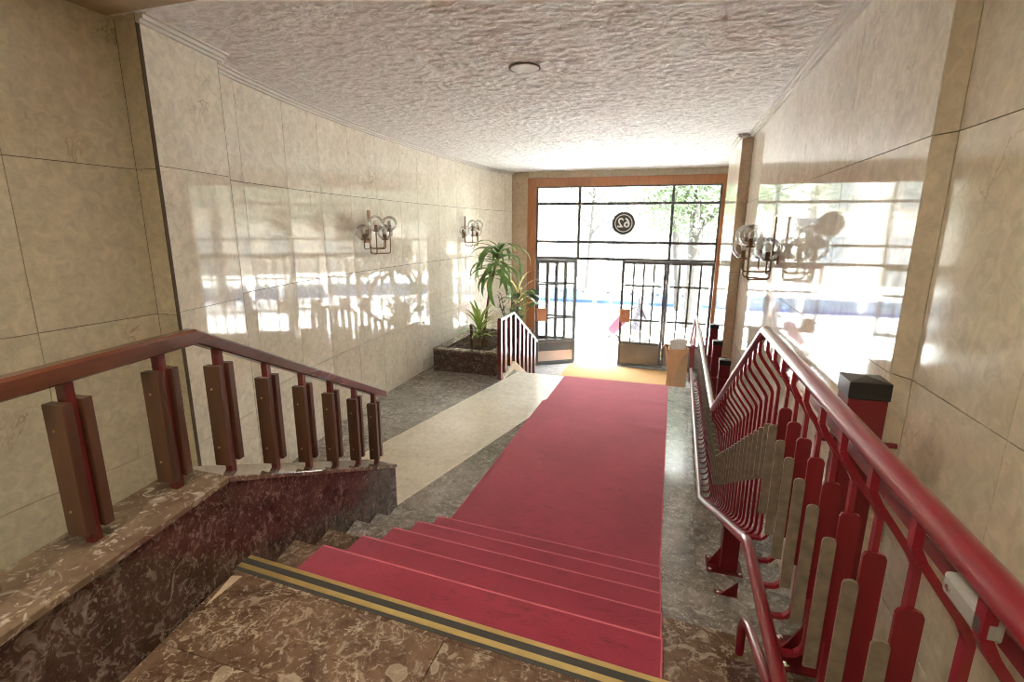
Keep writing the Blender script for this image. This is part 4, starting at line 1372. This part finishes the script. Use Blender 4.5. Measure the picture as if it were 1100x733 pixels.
# pedestrian in floral dress
def person(loc, rz):
    t = thing('person', 'person in a pale floral dress walking past with the pink trolley', 'person', loc, rz)
    # body facing +x; joints
    J = [((0, 0, 0.92), 0.13), ((0.0, 0, 1.10), 0.12), ((0.01, 0, 1.30), 0.13), ((0.02, 0, 1.40), 0.06), ((0.04, 0, 1.47), 0.05),      # 0-4 pelvis..neck
         ((0.05, 0, 1.53), 0.075), ((0.06, 0, 1.60), 0.085), ((0.05, 0, 1.67), 0.06),                                               # 5-7 head
         ((0.0, 0.16, 1.36), 0.05), ((-0.08, 0.22, 1.12), 0.04), ((-0.30, 0.22, 0.98), 0.03), ((-0.40, 0.20, 0.97), 0.03),           # 8-11 left arm back
         ((0.0, -0.16, 1.36), 0.05), ((0.04, -0.22, 1.10), 0.04), ((0.16, -0.21, 0.90), 0.03), ((0.21, -0.20, 0.83), 0.028),          # 12-15
         ((0.0, 0.09, 0.85), 0.09), ((0.12, 0.10, 0.48), 0.058), ((0.13, 0.10, 0.09), 0.038), ((0.26, 0.11, 0.035), 0.03),            # 16-19
         ((0.0, -0.09, 0.85), 0.09), ((-0.03, -0.10, 0.48), 0.058), ((-0.24, -0.10, 0.12), 0.038), ((-0.13, -0.10, 0.035), 0.03)]     # 20-23
    E_ = [(0, 1), (1, 2), (2, 3), (3, 4), (4, 5), (5, 6), (6, 7), (2, 8), (8, 9), (9, 10), (10, 11), (2, 12), (12, 13), (13, 14), (14, 15),
          (0, 16), (16, 17), (17, 18), (18, 19), (0, 20), (20, 21), (21, 22), (22, 23)]
    # fingers: short chains from each hand
    for hnd, dirx, dz in ((11, -1, -0.1), (15, 0.45, -0.8)):
        hp = Vector(J[hnd][0])
        for q in range(5):
            oy = (q - 2) * 0.017
            l = 0.075 - abs(q - 2) * 0.01
            J.append(((hp.x + dirx * 0.035, hp.y + oy, hp.z + dz * 0.035), 0.009)); J.append(((hp.x + dirx * l, hp.y + oy * 1.1, hp.z + dz * l - 0.012), 0.008))
            E_.append((hnd, len(J) - 2)); E_.append((len(J) - 2, len(J) - 1))
    me = bpy.data.meshes.new('body'); me.from_pydata([j[0] for j in J], E_, [])
    o = bpy.data.objects.new('body', me); C.objects.link(o); o.parent = t
    me.materials.append(M['skin'])
    sm = o.modifiers.new('skin', 'SKIN')
    for i, j in enumerate(J):
        sv = me.skin_vertices[0].data[i]; sv.radius = (j[1], j[1]); sv.use_root = (i == 0)
    sb = o.modifiers.new('subdivision', 'SUBSURF'); sb.levels = 1; sb.render_levels = 1
    # dress, hair, shoes
    mb = MB()
    mb.lathe([(0.30, 0.42), (0.27, 0.60), (0.20, 0.90), (0.165, 1.06), (0.175, 1.22), (0.17, 1.34), (0.10, 1.42), (0.07, 1.44)], 0.01, 0, 20)
    d = mb.build('dress', M['floral'], t)
    for s, pts in ((1, [(0.0, 0.12, 1.36), (-0.05, 0.20, 1.22)]), (-1, [(0.0, -0.12, 1.36), (0.03, -0.20, 1.22)])):
        MB().tube(pts, [0.075, 0.065], 12).build('sleeve', M['floral'], d)
    MB().sphere((0.03, 0, 1.615), 0.108, 16, 10, 1.0, 0.9, 1.05).build('hair', M['hair'], t)
    for x_, y_ in ((0.20, 0.105), (-0.17, -0.10)):
        MB().sphere((x_, y_, 0.04), 0.05, 12, 8, 2.3, 0.95, 0.8).build('shoe', M['black'], t)
    return t


person((-0.78, 15.45, ZP), 0.0)
